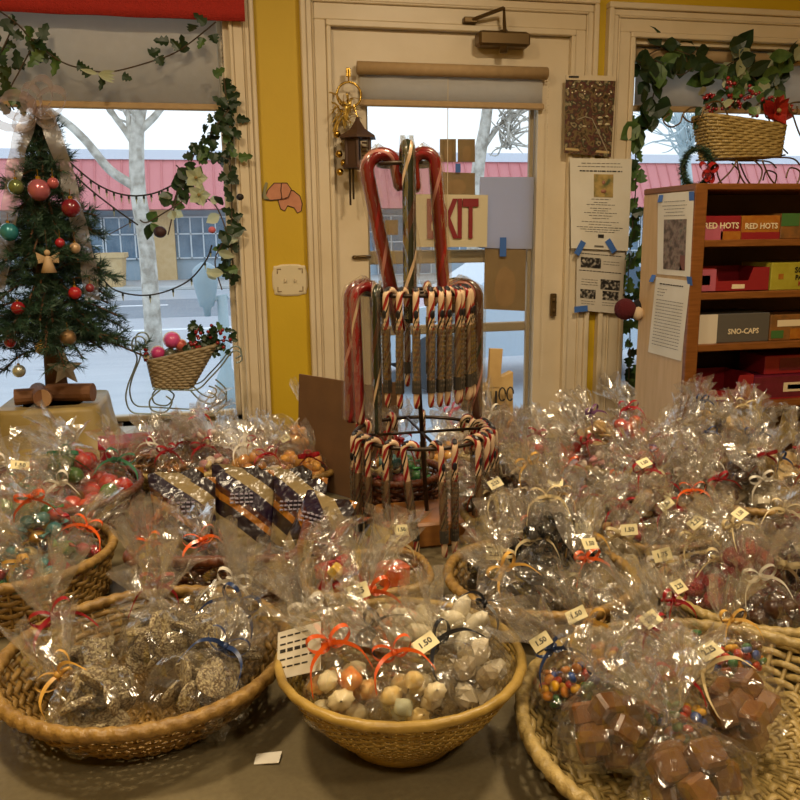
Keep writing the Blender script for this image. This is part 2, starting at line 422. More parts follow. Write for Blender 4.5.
# photo picture behind the top of the notices
def multi(name, cols, scale, seed=0, rough=.3):
    m = bpy.data.materials.new(name); m.use_nodes = True; nt = m.node_tree; n = nt.nodes; b = n['Principled BSDF']; b.inputs['Roughness'].default_value = rough
    t = n.new('ShaderNodeTexNoise'); t.inputs['Scale'].default_value = scale; t.inputs['Detail'].default_value = 3; t.noise_dimensions = '4D'; t.inputs['W'].default_value = seed
    tc = n.new('ShaderNodeTexCoord'); nt.links.new(tc.outputs['Object'], t.inputs['Vector'])
    r = n.new('ShaderNodeValToRGB'); r.color_ramp.interpolation = 'LINEAR'
    while len(r.color_ramp.elements) < len(cols): r.color_ramp.elements.new(.5)
    for i, c_ in enumerate(cols):
        r.color_ramp.elements[i].position = .3+.4*i/(len(cols)-1); r.color_ramp.elements[i].color = lin(c_)
    nt.links.new(t.outputs['Fac'], r.inputs['Fac']); nt.links.new(r.outputs[0], b.inputs['Base Color']); return m
e, L_ = sheet('photo_print', [(566, 75), (616, 76), (611, 157), (564, 153)], multi('festive_photo', ['#1c1612', '#4a3a2c', '#7a6a48', '#5c3034', '#3c4430', '#a89878', '#302420'], 38, 3), 'shiny colour photo print of a festive room hanging beside the door', 'photo', .002, y=2.905)
patch(e, L_, .0, 1, .0, .06, CREAM, 'border'); patch(e, L_, .05, .25, .01, .035, INK, 'border_mark', .003)
m = MB(); R = random.Random(4)
for u, v_ in [(.15, .12), (.3, .12), (.52, .13), (.68, .11), (.05, .17), (.2, .2), (.33, .19), (.38, .2), (.6, .18), (.13, .22), (.38, .23), (.62, .23), (.7, .23), (.88, .22), (.92, .2), (.88, .35), (.82, .37)]:
    m.ball(L_(u, v_, .001), .0028, 8, sz=1)
m.build('printed_light_dots', mat('photo_dot', '#fff4d8', .4), e)
m = MB()
for u, v_, r_ in ((.72, .52, .011), (.86, .5, .009), (.72, .6, .01), (.88, .6, .012), (.4, .64, .009)): m.ball(L_(u, v_, -.004), r_, 10, sz=.5)
m.build('printed_white_shapes', mat('photo_cream', '#cfc4a4', .4), e)
m = MB().tube([L_(.25, .56), L_(.4, .52), L_(.55, .54), L_(.92, .95)], .002, 5); m.build('printed_line', mat('photo_grey', '#a89c88', .4), e)
patch(e, L_, .02, .95, .93, .96, mat('photo_ledge', '#c8ae7c', .4), 'printed_ledge')

e, L_ = sheet('notice', [(570, 158), (632, 159), (628, 251), (571, 248)], WHITEP, 'large white notice with a small portrait photo, taped beside the door', 'notice', y=2.9)
lines(e, L_, [(.18, .82, .05), (.12, .85, .085)], seed=2, h=.007); lines(e, L_, [(.15, .85, .13)], INK, .014, 'heading', 3)
lines(e, L_, [(a, 1-a, v_) for a, v_ in ((.34, .44), (.38, .475), (.26, .5), (.32, .54), (.38, .565), (.22, .59), (.3, .62), (.36, .65), (.18, .69), (.3, .72), (.1, .75), (.16, .775), (.24, .8))], seed=5, h=.007)
patch(e, L_, .38, .7, .17, .42, multi('portrait_backdrop', ['#5a6a48', '#b49a60', '#c8b070'], 30, 2), 'photo')
m = MB(); m.ball(L_(.54, .26, -.002), .008, 12, sz=1.1); m.ball(L_(.54, .355, -.004), .013, 12, sz=.6); m.build('portrait', mat('print_skin', '#a87460', .5), e)
patch(e, L_, .46, .56, .83, .87, INK, 'printed_emblem'); patch(e, L_, .4, .56, .955, .975, TEXTG, 'printed_mark')
def tape(p, a, label, w=.012, h=.028, n=Vector((0, -1, 0))):
    """short piece of painter's tape"""
    o = tag(MB().bbox((-w, -.0008, -h), (w, 0, h), .0004).build('painters_tape', BTAPE), label, 'tape', 'blue tape pieces')
    o.location = p; o.rotation_euler = (0, a, 0); return o
tape(at(580, 248, y=2.894), .5, 'blue tape at the lower left corner of the large portrait notice')
tape(at(611, 246, y=2.894), -.6, 'blue tape at the lower right corner of the large portrait notice')
e, L_ = sheet('notice', [(577, 246), (625, 250), (622, 314), (576, 310)], mat('grey_print_paper', '#cfc6b6', .6), 'grey photocopied notice with small black pictures below the portrait notice', 'notice', y=2.91)
for u0, u1, v0, v1 in ((.08, .5, .16, .32), (.5, .92, .48, .64), (.08, .4, .66, .8), (.55, .9, .66, .8)):
    patch(e, L_, u0, u1, v0, v1, multi('halftone', ['#1d1b1a', '#3a3632', '#cfc6b6'], 90, u0*9+v0), 'picture')
lines(e, L_, [(.05, .95, .1), (.05, .95, .36)], INK, .012, 'rule', 3); lines(e, L_, [(.55, .9, .2), (.55, .9, .24), (.1, .45, .5), (.1, .45, .54), (.1, .45, .58), (.1, .4, .84), (.1, .4, .88), (.55, .9, .84), (.55, .9, .88)], seed=6)
tape(at(581, 309, y=2.9), 1.5, 'blue tape at the bottom of the grey photocopied notice')

# taped on the door glass
GY = 2.972
def card(pts, label, m_=TANC, name='cardboard_square', y=GY, th=.004):
    return sheet(name, pts, m_, label, 'cardboard', th, y=y)[0]
card([(440, 139), (456, 139), (456, 162), (440, 162)], 'small brown cardboard square taped high on the door glass, left of its pair')
card([(458, 139), (475, 139), (475, 162), (458, 162)], 'small brown cardboard square taped high on the door glass, right of its pair')
card([(438, 172), (475, 173), (475, 196), (438, 195)], 'brown cardboard rectangle on the door glass right above the exit sign')
card([(485, 248), (526, 249), (525, 311), (484, 309)], 'tall dark brown cardboard rectangle on the door glass below the white sheet')
card([(385, 220), (398, 220), (398, 235), (385, 235)], 'tiny brown cardboard square seen between the tall candy canes on the door glass')
card([(480, 177), (534, 177), (532, 249), (479, 248)], 'translucent white sheet covering the door glass beside the exit sign', mat('frosted_sheet', '#c9c9d4', .6, trans=.55), 'white_sheet', GY-.004)
tape(at(458, 168, y=GY-.01), 0, 'blue tape between the small cardboard squares above the exit sign', .01, .016)
tape(at(503, 247, y=GY-.014), 0, 'blue tape joining the white sheet and the tall dark cardboard', .013, .036)
e, L_ = sheet('exit_sign', [(411, 194), (488, 195), (487, 247), (411, 247)], mat('sign_cream', '#d8cba8', .5), 'cream sign with red letters EXIT on the door glass', 'sign', .004, y=2.945)
w_ = (L_(1, .5)-L_(0, .5)).length
text('lettering', 'EXIT', w_*.66, TM(L_(.525, .5, .006)), mat('sign_red', '#861d22', .5), e, bold=.006, ext=.001, sx=.5)
# hanging cord in front of door
o = tag(MB().tube([at(448, 62, y=2.93), at(447.5, 200, y=2.93), at(447, 300, y=2.93), at(446, 345, y=2.93)], .0015, 6).build('pull_cord', CREAM), 'thin pale cord hanging down in front of the door glass', 'cord')

# ring wreath with bells and small bird house hanging on the door
c0 = at(349, 95, y=2.9)
b = empty('bell_hanger', c0, label='brass ring door hanger with gold bells and ribbon on the door', cat='door hanger')
rr = .042
MB().tube([(rr*math.cos(a*2*PI/32), 0, rr*math.sin(a*2*PI/32)) for a in range(32)], .004, 8, closed=True).build('ring', BRASS, b, True)
m = MB(); m.tube([(0, 0, rr), (0, .0, .085)], .003, 6).bbox((-.008, 0, .06), (.008, .012, .09), .002); m.build('hook', BRASS, b)
m = MB(); R = random.Random(3)
for i in range(46):
    a = R.uniform(0, 2*PI); l = R.uniform(.03, .07); cc = Vector((-.02+R.uniform(-.02, .02), -.01, -.06+R.uniform(-.03, .03)))
    pts = [cc, cc+Vector((l*.5*math.cos(a), -.015, l*.5*math.sin(a)+.01)), cc+Vector((l*math.cos(a), -.008, l*math.sin(a)))]
    m.tube(smoothpath(pts, 3), .004, 4, flat=.2)
m.build('ribbon', mat('gold_ribbon', '#d6b45a', .3, metal=.6), b)
for px, py in ((337, 134), (339, 154), (344, 163), (340, 172)):
    MB().ball(at(px, py, y=2.88)-c0, .013, 14).build('bell', BRASS, b, True)
h0 = at(358, 140, y=2.87)
h = empty('bird_house', h0, label='small dark brown lantern-shaped bird house hanging from the brass ring', cat='ornament')
DB = mat('dark_brown_wood', '#4c3322', .6)
MB().lathe([(.006, .075), (.012, .06), (.03, .035), (.068, .012), (.07, .004), (.0, .004)], 6, M=Matrix.Rotation(.3, 3, 'Z')).build('roof', DB, h)
m = MB()
for k in range(6):
    a = .3+k*PI/3; x, y = .046*math.cos(a), .046*math.sin(a); m.tube([(x, y, -.085), (x, y, .01)], .006, 5)
    if k in (1, 2, 3): 
        a2 = a+PI/3; x2, y2 = .046*math.cos(a2), .046*math.sin(a2); m.add([(x, y, -.085), (x2, y2, -.085), (x2, y2, .01), (x, y, .01), (x*.9, y*.9, -.085), (x2*.9, y2*.9, -.085), (x2*.9, y2*.9, .01), (x*.9, y*.9, .01)], [(0, 1, 2, 3), (7, 6, 5, 4), (0, 3, 7, 4), (1, 5, 6, 2)])
for i in range(6): m.tube([(.006, -.047, -.07+i*.014), (.024, -.04, -.07+i*.014)], .003, 4)
m.build('walls', DB, h)
MB().lathe([(.06, -.095), (.062, -.085), (.0, -.085)], 6, M=Matrix.Rotation(.3, 3, 'Z')).build('base', DB, h)
m = MB().tube([(0, 0, .07), (-.01, .01, .12)], .0015, 5); m.build('hanging_cord', BRASS, h)
m = MB().tube([(-.02, 0, -.09), (-.02, 0, -.2)], .004, 6).tube([(-.03, .01, -.09), (-.03, .01, -.22)], .004, 6); m.build('chime_rod', IRON, h)

# ------------------------------------------------------------------ outside
GZ = -.3
ROAD = mat('wet_asphalt', '#c3cbd0', .35, col2='#b4bec5', scale=1.2, stretch=(1, 4, 1))
WALKM = mat('pavement_concrete', '#c2c4c2', .7, col2='#b2b4b2', scale=2)
struct('street', MB().box((-45, 3.3, GZ-.1), (60, 60, GZ)), ROAD)
kz = GZ+.12; ky = at(150, 287, z=kz).y
struct('kerb', MB().bbox((-45, ky, GZ), (60, ky+5, kz), .02), WALKM)
struct('pavement', MB().box((-45, WY+T, GZ), (60, 4.6, GZ+.08)), WALKM)
tagm = mat('road_paint', '#f2f4f4', .6)
pm = MB(); ly = at(150, 331, z=GZ).y; pm.box((-20, ly, GZ), (30, ly+.25, GZ+.006)); ly = at(150, 306, z=GZ).y; pm.box((-9, ly, GZ), (-1.5, ly+.3, GZ+.006)); pm.box((6, ly, GZ), (16, ly+.3, GZ+.006))
struct('road_marking', pm, tagm)
DARKR = mat('dark_asphalt', '#7f8a92', .5, col2='#8b969e', scale=1)
y1, y2 = at(150, 318, z=GZ).y, at(150, 300, z=GZ).y
struct('road_strip', MB().box((-45, y1, GZ), (60, y2, GZ+.004)), DARKR)

by = ky+4
zt, zm, zb = at(100, 148, y=by).z, at(100, 158, y=by).z, at(100, 210, y=by).z
bd = empty('shop_building', (0, by, GZ), label='long low shop building with a pink ribbed roof across the street', cat='building')
PINKR = mat('pink_metal_roof', '#dd8d8c', .6, col2='#d48484', scale=.6)
m = MB(); N = 150
def brel(x, y, z): return (x, y-by, z-GZ)
m.add([brel(-32, by-.5, zb), brel(38, by-.5, zb), brel(38, by+.5, zm), brel(-32, by+.5, zm), brel(-32, by+6, zb), brel(38, by+6, zb)], [(0, 1, 2, 3), (0, 4, 5, 1)])
for i in range(N):
    x = -32+70*i/N; m.tube([brel(x, by-.53, zb), brel(x, by+.47, zm)], .03, 4)
m.build('ribbed_roof', PINKR, bd)
MB().box(brel(-32, by+.4, zm), brel(38, by+6, zt)).build('parapet', mat('white_parapet', '#dfe4ee', .7), bd)
MB().box(brel(-32, by+.8, GZ), brel(38, by+6, zb+.3)).build('facade', mat('pale_facade', '#a7b9c6', .7, col2='#9cb0be', scale=.5), bd)
gw = mat('shop_glass', '#4f6a82', .15, col2='#7d97ab', scale=1.4); bw = mat('tan_brick_pier', '#d6b98a', .8, col2='#cbaa78', scale=6); wf = mat('white_window_frame', '#d4dfe6', .6)
x = -31; k = 0
R = random.Random(5)
while x < 36:
    w = R.choice((1.6, 2.2, 2.8)); z0 = GZ+.9 if k % 3 else GZ+.1
    f_ = MB().box(brel(x, by+.7, z0), brel(x+w, by+.85, zb-.25)).build('shop_window', gw, bd)
    g = MB(); nn = int(w/.45)
    for i in range(nn+1): g.box(brel(x+w*i/nn-.025, by+.66, z0), brel(x+w*i/nn+.025, by+.7, zb-.25))
    for z_ in (z0, (z0+zb)/2, zb-.28): g.box(brel(x, by+.66, z_), brel(x+w, by+.7, z_+.05))
    g.build('glazing_bars', wf, f_)
    x += w+.1
    if k % 7 == 6: MB().box(brel(x, by+.55, GZ), brel(x+.55, by+.85, zb)).build('pier', bw, bd); x += .65
    k += 1

p_ = at(163, 260, y=by)
MB().box(brel(p_.x-.45, by+.4, GZ), brel(p_.x+.45, by+.85, zb)).build('pier', bw, bd)
p_ = at(107, 280, y=by-3); pl = empty('street_planter', (p_.x, by-3, kz), label='square tan planter box on the far pavement beside the bare tree', cat='planter')
MB().lathe([(.75, 0), (.85, .9), (.95, .95), (.95, 1.1), (.8, 1.1), (.78, .9)], 4, M=Matrix.Rotation(PI/4, 3, 'Z')).build('box', bw, pl)
def bare_tree(name, base, pts_list, label, m_):
    t = empty(name, base, label=label, cat='tree')
    m = MB()
    for pts, rs in pts_list:
        pp = smoothpath([Vector(p)-Vector(base) for p in pts], 5); n = len(pp)
        m.tube(pp, [rs[0]+(rs[1]-rs[0])*i/(n-1) for i in range(n)], 8)
    m.build('trunk_and_branches', m_, t, True); return t
TBK = mat('sycamore_bark', '#a39a8c', .8, col2='#d6cfc2', scale=7, bump=.3, bscale=8, contrast=.12)
ty = 12
A = lambda px, py, y=ty: at(px, py, y=y)
base = at(150, 287, y=ty); base.z = GZ
R = random.Random(9)
def twigs(y, x0, x1, y0, y1, n, px0, py0):
    out = []
    for i in range(n):
        a = (px0+R.uniform(-6, 6), py0+R.uniform(-20, 20)); b_ = (R.uniform(x0, x1), R.uniform(y0, y1)); mid = ((a[0]+b_[0])/2+R.uniform(-8, 8), (a[1]+b_[1])/2+R.uniform(-8, 8))
        out.append(([at(*a, y=y), at(*mid, y=y+R.uniform(-.6, .6)), at(*b_, y=y+R.uniform(-1, 1))], (.02, .006)))
    return out
bare_tree('sycamore_tree', base, [([base, A(147, 250), A(138, 190), A(137, 130), A(142, 95), A(146, 40)], (.125, .08)), ([A(138, 188), A(110, 170), A(85, 140), A(60, 118), A(20, 95)], (.07, .04)),
  ([A(138, 150), A(125, 130), A(112, 112), A(98, 80)], (.05, .03)), ([A(140, 130), A(155, 116), A(170, 95), A(190, 60)], (.055, .03)), ([A(138, 160), A(130, 135), A(128, 112), A(124, 80)], (.045, .025))]+twigs(ty, 90, 200, 40, 110, 14, 140, 120),
  'pale barked bare tree outside the left window with a long branch reaching left', TBK)
ty2 = 14; B2 = lambda px, py: at(px, py, y=ty2)
base = at(470, 300, y=ty2); base.z = GZ
bare_tree('sycamore_tree', base, [([base, B2(474, 250), B2(478, 170), B2(486, 120), B2(492, 60)], (.16, .08)), ([B2(482, 150), B2(500, 125), B2(520, 110), B2(545, 90)], (.05, .02))]+twigs(ty2, 488, 560, 70, 158, 46, 505, 130),
  'bare tree with fine twigs outside the top of the door glass', TBK)
ty3 = 16; base = at(690, 300, y=ty3); base.z = GZ
bare_tree('sycamore_tree', base, [([base, at(690, 250, y=ty3), at(686, 170, y=ty3), at(678, 110, y=ty3)], (.2, .08))]+twigs(ty3, 632, 740, 85, 155, 70, 688, 140),
  'bare frosty tree outside the right window beyond the bookcase', mat('frosted_bark', '#c0d0d4', .8))

# street lamp
ly = 8; p0 = at(228, 400, y=ly); base = Vector((p0.x, ly, GZ))
l = empty('street_lamp', base, label='pale blue-grey lamp post with urn-shaped lantern outside the left window', cat='street lamp')
LPM = mat('lamp_post_paint', '#a9bcc2', .6)
top = at(228, 296, y=ly)
MB().lathe([(.1, 0), (.1, .3), (.055, .4), (.05, top.z-GZ)], 14).build('post', LPM, l, True)
la = at(207, 300, y=ly)
MB().tube([top-base, la-base], .025, 8).build('arm', LPM, l)
lb, lt_ = at(207, 306, y=ly), at(207, 262, y=ly); hh = lt_.z-lb.z
MB().lathe([(.03, -.1), (.04, -.02), (.07, 0), (.085, hh*.15), (.115, hh*.5), (.12, hh*.82), (.09, hh*.9), (.03, hh)], 16, lb-base).build('lantern', mat('lantern_glass', '#93a7b0', .4), l, True)
# parked car
cx = at(505, 372, y=9)
car = empty('parked_car', (cx.x+.3, 9, GZ), label='pale silver car parked outside, seen through the bottom of the door glass', cat='car')
CARP = mat('silver_car_paint', '#b9c8d6', .25, coat=.6)
m = MB(); prof = [(-2.1, .35), (-2.1, .72), (-1.9, .88), (-1.1, .98), (-.5, 1.38), (.2, 1.46), (1.0, 1.4), (1.7, 1.02), (2.1, .95), (2.15, .4)]
n = len(prof); vs = []
for yy, k in ((-.85, .96), (-.8, 1), (.8, 1), (.85, .96)): vs += [(x*k, yy*(1 if z < 1 else .85), z) for x, z in prof]
fs = [tuple(range(n)), tuple(range(4*n-1, 3*n-1, -1))]+[(s_*n+i, s_*n+(i+1) % n, (s_+1)*n+(i+1) % n, (s_+1)*n+i)[::-1] for s_ in range(3) for i in range(n)]
m.add(vs, fs).build('body', CARP, car)
MB().add([(-.95, -.8, 1.0), (-.5, -.74, 1.32), (.9, -.74, 1.34), (1.45, -.8, 1.02), (-.95, -.82, 1.0), (-.5, -.77, 1.32), (.9, -.77, 1.34), (1.45, -.82, 1.02)], [(4, 5, 6, 7), (0, 3, 2, 1), (0, 1, 5, 4), (1, 2, 6, 5), (2, 3, 7, 6), (3, 0, 4, 7)]).build('side_window', mat('car_glass', '#3f5568', .1), car)
for x in (-1.35, 1.35):
    for y_ in (-.88, .7):
        w = MB().lathe([(.2, 0), (.32, .01), (.33, .09), (.33, .13), (.2, .18)], 20, M=Matrix.Rotation(-PI/2, 3, 'X')).build('wheel', mat('tyre_rubber', '#3c4248', .8), car); w.location = (x, y_, .33)

# ------------------------------------------------------------------ christmas tree on the gold-draped box
BY = 2.62
bt = at(55, 402, y=BY).z
bx = at(58, 420, y=BY)
g = empty('draped_box', (bx.x, BY, .70), label='box draped in gold satin cloth under the small christmas tree', cat='draped box')
w = at(98, 402, y=BY-.12).x-bx.x; ht = bt-.70
vs = []; N = 56
lv = [(0, 1.0, 0), (.6, 1.0, 0), (.97, 1.0, 0), (1.0, 1.02, .0), (1.03, .92, -.03), (1.08, .6, -.07), (1.22, .25, -.1), (1.42, .03, -.12)]
for s_, zf, _ in lv:
    for k in range(N):
        a = 2*PI*k/N; c, s2 = math.cos(a), math.sin(a); q = 9 if s_ <= 1.1 else 5
        rr = (abs(c)**q+abs(s2)**q)**(-1/q)
        rip = 1+(.10*math.sin(7*a+1)+.05*math.sin(13*a))*max(0, s_-1)*2.2
        vs.append((c*rr*s_*w*rip, s2*rr*s_*.14*rip, ht*zf+.004+(0.012*math.sin(5*a) if zf < .1 else 0)))
fs = [(i*N+k, i*N+(k+1) % N, (i+1)*N+(k+1) % N, (i+1)*N+k) for i in range(1, len(lv)-1) for k in range(N)]+[tuple(range(N, 2*N))]
MB().add(vs[0:], fs).build('satin_cloth', GOLDF, g, True)
MB().box((-w*.9, -.12, .002), (w*.9, .12, ht-.004)).build('box', CARD, g)
zt = bt+.006
tb = at(57, 388, y=BY)
base = Vector((tb.x, BY, zt))
tr = empty('christmas_tree', base, label='small artificial christmas tree with red ornaments on log feet by the window', cat='christmas tree')
top = at(42, 112, y=BY); H = top.z-zt
MB().tube(smoothpath([(0, 0, .02), (.005, 0, H*.3), (-.01, 0, H*.6), (top.x-base.x, 0, H*.98)], 5), [.026]*6+[.012]*10, 10).build('trunk', BARK, tr, True) if False else MB().tube([(0, 0, .02), (0, 0, H*.2), (-.02, 0, H*.5), (top.x-base.x, 0, H*.98)], [.034, .028, .016, .005], 10).build('trunk', BARK, tr, True)
m = MB(); R = random.Random(11); bm_ = MB()
nb = 170
for i in range(nb):
    t = i/nb; z = H*(.17+.81*t); L_b = (.20*(1-t)**.8+.03)*R.uniform(.75, 1.12); a = i*2.4+R.uniform(-.3, .3)
    cx_ = (top.x-base.x)*max(0, t)
    dr = Vector((math.cos(a), math.sin(a)*.8, 0)); droop = R.uniform(-.5, .25)
    if i == 3: dr = Vector((1, -.1, 0)); L_b = .27; droop = -.1
    tip = Vector((cx_, 0, z))+dr*L_b+Vector((0, 0, droop*L_b))
    st = Vector((cx_, 0, z)); mid = (st+tip)/2+Vector((0, 0, .15*L_b))
    path = smoothpath([st, mid, tip], 6); bm_.tube(path, .003, 4)
    twl = [(path[0], path[-1])]
    for k in range(4, len(path)-1, 2):
        for s_ in (-1, 1):
            sd = (dr.cross(Vector((0, 0, 1)))*s_+dr*.8).normalized(); twl.append((path[k], path[k]+sd*L_b*.28+Vector((0, 0, R.uniform(-.03, .03)))))
    for q, (a_, b_) in enumerate(twl):
        nn = int(70*(b_-a_).length/.1) if q else int(60*(b_-a_).length/.1)
        ax = (b_-a_).normalized()
        for k in range(nn):
            u = R.random(); p = (a_.lerp(b_, u) if q else path[min(len(path)-1, int(u*len(path)))])
            v_ = Vector((R.gauss(0, 1), R.gauss(0, 1), R.gauss(0, 1))); v_ = (v_-ax*v_.dot(ax)).normalized()*.8+ax*.7
            e_ = p+v_.normalized()*R.uniform(.018, .036); s_ = v_.cross(ax).normalized()*.0014
            m.add([p-s_, p+s_, e_], [(0, 1, 2)])
m.build('needles', NEED, tr); bm_.build('branches', BARK, tr)
m = MB(); lg = mat('log_wood', '#7a5236', .7, bump=.3)
m.tube([(-.02, -.03, .03), (.115, -.06, .03)], .028, 14)
m.build('log', [lg], tr); MB().tube([(-.02, -.11, .028), (-.06, .02, .028)], .027, 14).build('log', lg, tr)
MB().tube([(-.0205, -.111, .028), (-.0196, -.1085, .028)], .0272, 14).build('log_end', mat('log_end_wood', '#b08a66', .7), tr)
MB().tube([(-.11, -.06, .026), (-.04, -.05, .026)], .025, 14).build('log', lg, tr)
GR = 'ornaments hanging on the christmas tree'
def orn(px, py, r, col, label, y=BY-.12, met=.0, rough=.15):
    p = at(px, py, y=y)
    o = empty('ornament', p, label=label, cat='ornament', group=GR)
    MB().ball((0, 0, 0), r, 20).build('ball', mat('orn_'+col, col, rough+.08, metal=met, coat=.5), o, True)
    MB().tube([(0, 0, r*.95), (0, 0, r*1.2)], r*.22, 8).tube([(0, 0, r*1.2), (0, 0, r*1.2+.02)], .0008, 4).build('cap', BRASS, o)
orn(39, 190, .031, '#b0606a', 'large shiny coral ball high on the front of the christmas tree', met=.3)
orn(71, 208, .027, '#741a28', 'dark red ball at the right edge of the tree beside the coral ball')
orn(16, 187, .022, '#6e7a4c', 'small olive green ball left of the large coral ball on the tree', met=.4)
orn(9, 232, .026, '#2f7f88', 'teal ball at the left edge of the christmas tree', met=.3)
orn(60, 243, .014, '#a01c2a', 'small bright red ball in the middle of the tree above the angel figure')
orn(75, 248, .016, '#b89a78', 'small beige ball next to the bright red one on the tree', met=.2)
orn(18, 308, .02, '#8e1a22', 'deep red ball on the lower left of the tree')
orn(75, 293, .019, '#a5202a', 'crimson ball on the lower right middle of the tree')
orn(90, 288, .013, '#7e2c34', 'tiny wine red ball at the right edge of the lower tree')
orn(10, 342, .017, '#a01c26', 'red ball hanging low at the left corner of the tree')
orn(42, 348, .020, '#b8975a', 'gold filigree ball low beside the trunk of the tree', met=.7, rough=.3)
orn(68, 338, .024, '#8d6f4c', 'bronze wire ball right of the trunk under the tree', met=.6, rough=.35)
orn(19, 371, .019, '#c8ccc2', 'silver ball hanging lowest at the left under the tree', met=.7, rough=.2)
orn(53, 183, .016, '#b25a5c', 'small rose ball just right of the coral ball', met=.2)
p = at(65, 369, y=BY-.13); s = empty('star_ornament', p, label='grey wooden star hanging low on the trunk of the christmas tree', cat='ornament', group=GR)
pts = []
for i in range(10):
    a = PI/2+i*PI/5; r_ = .052 if i % 2 == 0 else .023; pts.append((r_*math.cos(a), r_*math.sin(a)))
MB().add([(x, 0, z) for x, z in pts]+[(x, .008, z) for x, z in pts]+[(0, -.006, 0)], [(i, (i+1) % 10, 20) for i in range(10)]+[tuple(range(10, 20))]+[(i, 10+i, 10+(i+1) % 10, (i+1) % 10) for i in range(10)]).build('star', mat('weathered_wood', '#7d7263', .7), s)
MB().tube([(0, 0, .05), (-.01, 0, .1)], .001, 4).build('string', STEM, s)
p = at(48, 262, y=BY-.14); s = empty('angel_ornament', p, label='small carved tan angel figure hanging in the middle of the tree', cat='ornament', group=GR)
AN = mat('tan_figure', '#b89a74', .6)
MB().lathe([(.022, -.03), (.012, 0), (.008, .015), (.001, .02)], 12).ball((0, 0, .026), .009, 10).build('body', AN, s, True)
MB().add([(0, .004, .012), (.032, .006, .028), (.028, .006, -.004), (0, .008, .0), (-.032, .006, .028), (-.028, .006, -.004)], [(0, 1, 2, 3), (0, 3, 5, 4)]).build('wings', AN, s)
MB().tube([(0, 0, .035), (0, 0, .09)], .001, 4).build('string', STEM, s)
# bow tree topper
p = at(36, 112, y=BY-.05); s = empty('ribbon_bow', p, label='big sheer champagne ribbon bow on top of the christmas tree with long tails', cat='bow')
SHR = film_mat('sheer_ribbon', '#f0e8e2', .22, .06, .35, '#e4d4cc', .25)
def loop(c, dx, dz, w, y=0, n=16):
    vs = []
    for i in range(n+1):
        a = 2*PI*i/n; k = .5-.5*math.cos(a)
        p = Vector((dx*k-dz*.35*math.sin(a), 0, dz*k+dx*.35*math.sin(a)))
        vs += [p+Vector((0, y-w/2, -w*.25)), p+Vector((0, y+w/2, w*.35))]
    return vs, [(2*i, 2*i+2, 2*i+3, 2*i+1) for i in range(n)]
m = MB()
for dx, dz in ((-.09, .03), (.08, .05), (-.06, -.04), (.05, -.03), (-.02, .07), (-.12, -.01), (.03, .09)): m.add(*loop(None, dx, dz, .045))
m.build('loops', SHR, s, True)
def band(pts, w, n=8, wob=.01):
    pp = smoothpath(pts, n); vs = []
    for i, q in enumerate(pp):
        t = (pp[min(i+1, len(pp)-1)]-pp[max(i-1, 0)]).normalized(); sd = t.cross(Vector((0, 1, 0))).normalized()*w/2
        vs += [q-sd+Vector((0, wob*math.sin(i*.9), 0)), q, q+sd-Vector((0, wob*math.sin(i*.9+1), 0))]
    return vs, [(3*i+k, 3*i+k+1, 3*i+k+4, 3*i+k+3) for i in range(len(pp)-1) for k in (0, 1)]
m = MB()
tl = lambda *pq: [at(a, b_, y=BY-.06)-p for a, b_ in pq]
m.add(*band(tl((44, 112), (62, 160), (76, 215), (88, 265), (92, 300)), .045)); m.add(*band(tl((30, 115), (18, 150), (12, 190), (6, 240), (-5, 300)), .045))
m.build('tails', SHR, s, True)

# ------------------------------------------------------------------ garlands, leaves
def leaf(mb, p, d, L, W, mi=0, lobed=False, R=rnd):
    d = d.normalized(); sd = d.cross(Vector((R.uniform(-.5, .5), -1, R.uniform(-.3, .3)))).normalized(); n = sd.cross(d)
    if lobed: pr = [(0, .02), (.08, .34), (.2, .5), (.34, .3), (.5, .46), (.62, .22), (.8, .26), (1, 0)]
    else: pr = [(0, .02), (.15, .3), (.4, .5), (.65, .4), (.85, .18), (1, 0)]
    vs = []
    for t, w in pr:
        b = p+d*L*t+n*(-.12*L*math.sin(t*2.2))
        vs += [b-sd*W*w+n*W*.25*w, b, b+sd*W*w+n*W*.25*w]
    mb.add(vs, [(3*i+k, 3*i+k+1, 3*i+k+4, 3*i+k+3) for i in range(len(pr)-1) for k in (0, 1)], mi)
def garland(name, paths, y, label, nleaf, ls=.05, seed=1, mats=(IVYD, IVYL, CREAMLEAF), wts=(.8, .2, 0), spread=.03, lobed=True, berries=0, cat='garland'):
    R = random.Random(seed); p0 = at(*paths[0][0], y=y); g = empty(name, p0, label=label, cat=cat)
    vm = MB(); lm = MB(); bmb = MB()
    for pts in paths:
        pp = smoothpath([at(a, b_, y=y+R.uniform(-.015, .015))-p0 for a, b_ in pts], 6); vm.tube(pp, .0025, 5)
        n = int(nleaf*len(pts)/sum(len(q) for q in paths))+1
        for i in range(n):
            q = pp[int(R.random()*(len(pp)-1))]+Vector((R.gauss(0, spread), R.uniform(-spread, spread), R.gauss(0, spread)))
            x = R.random(); mi = 0 if x < wts[0] else 1 if x < wts[0]+wts[1] else 2
            leaf(lm, q, Vector((R.gauss(0, 1), R.uniform(-.6, .2), R.gauss(-.2, 1))), ls*R.uniform(.6, 1.25), ls*R.uniform(.6, .9), mi, lobed, R)
        for i in range(berries):
            q = pp[int(R.random()*(len(pp)-1))]+Vector((R.gauss(0, spread*.7), -.01, R.gauss(0, spread*.7))); bmb.ball(q, .006, 8)
    vm.build('vine', STEM, g); lm.build('leaves', list(mats), g)
    if berries: bmb.build('berries', RED, g, True)
    return g
GY_ = WY-.05
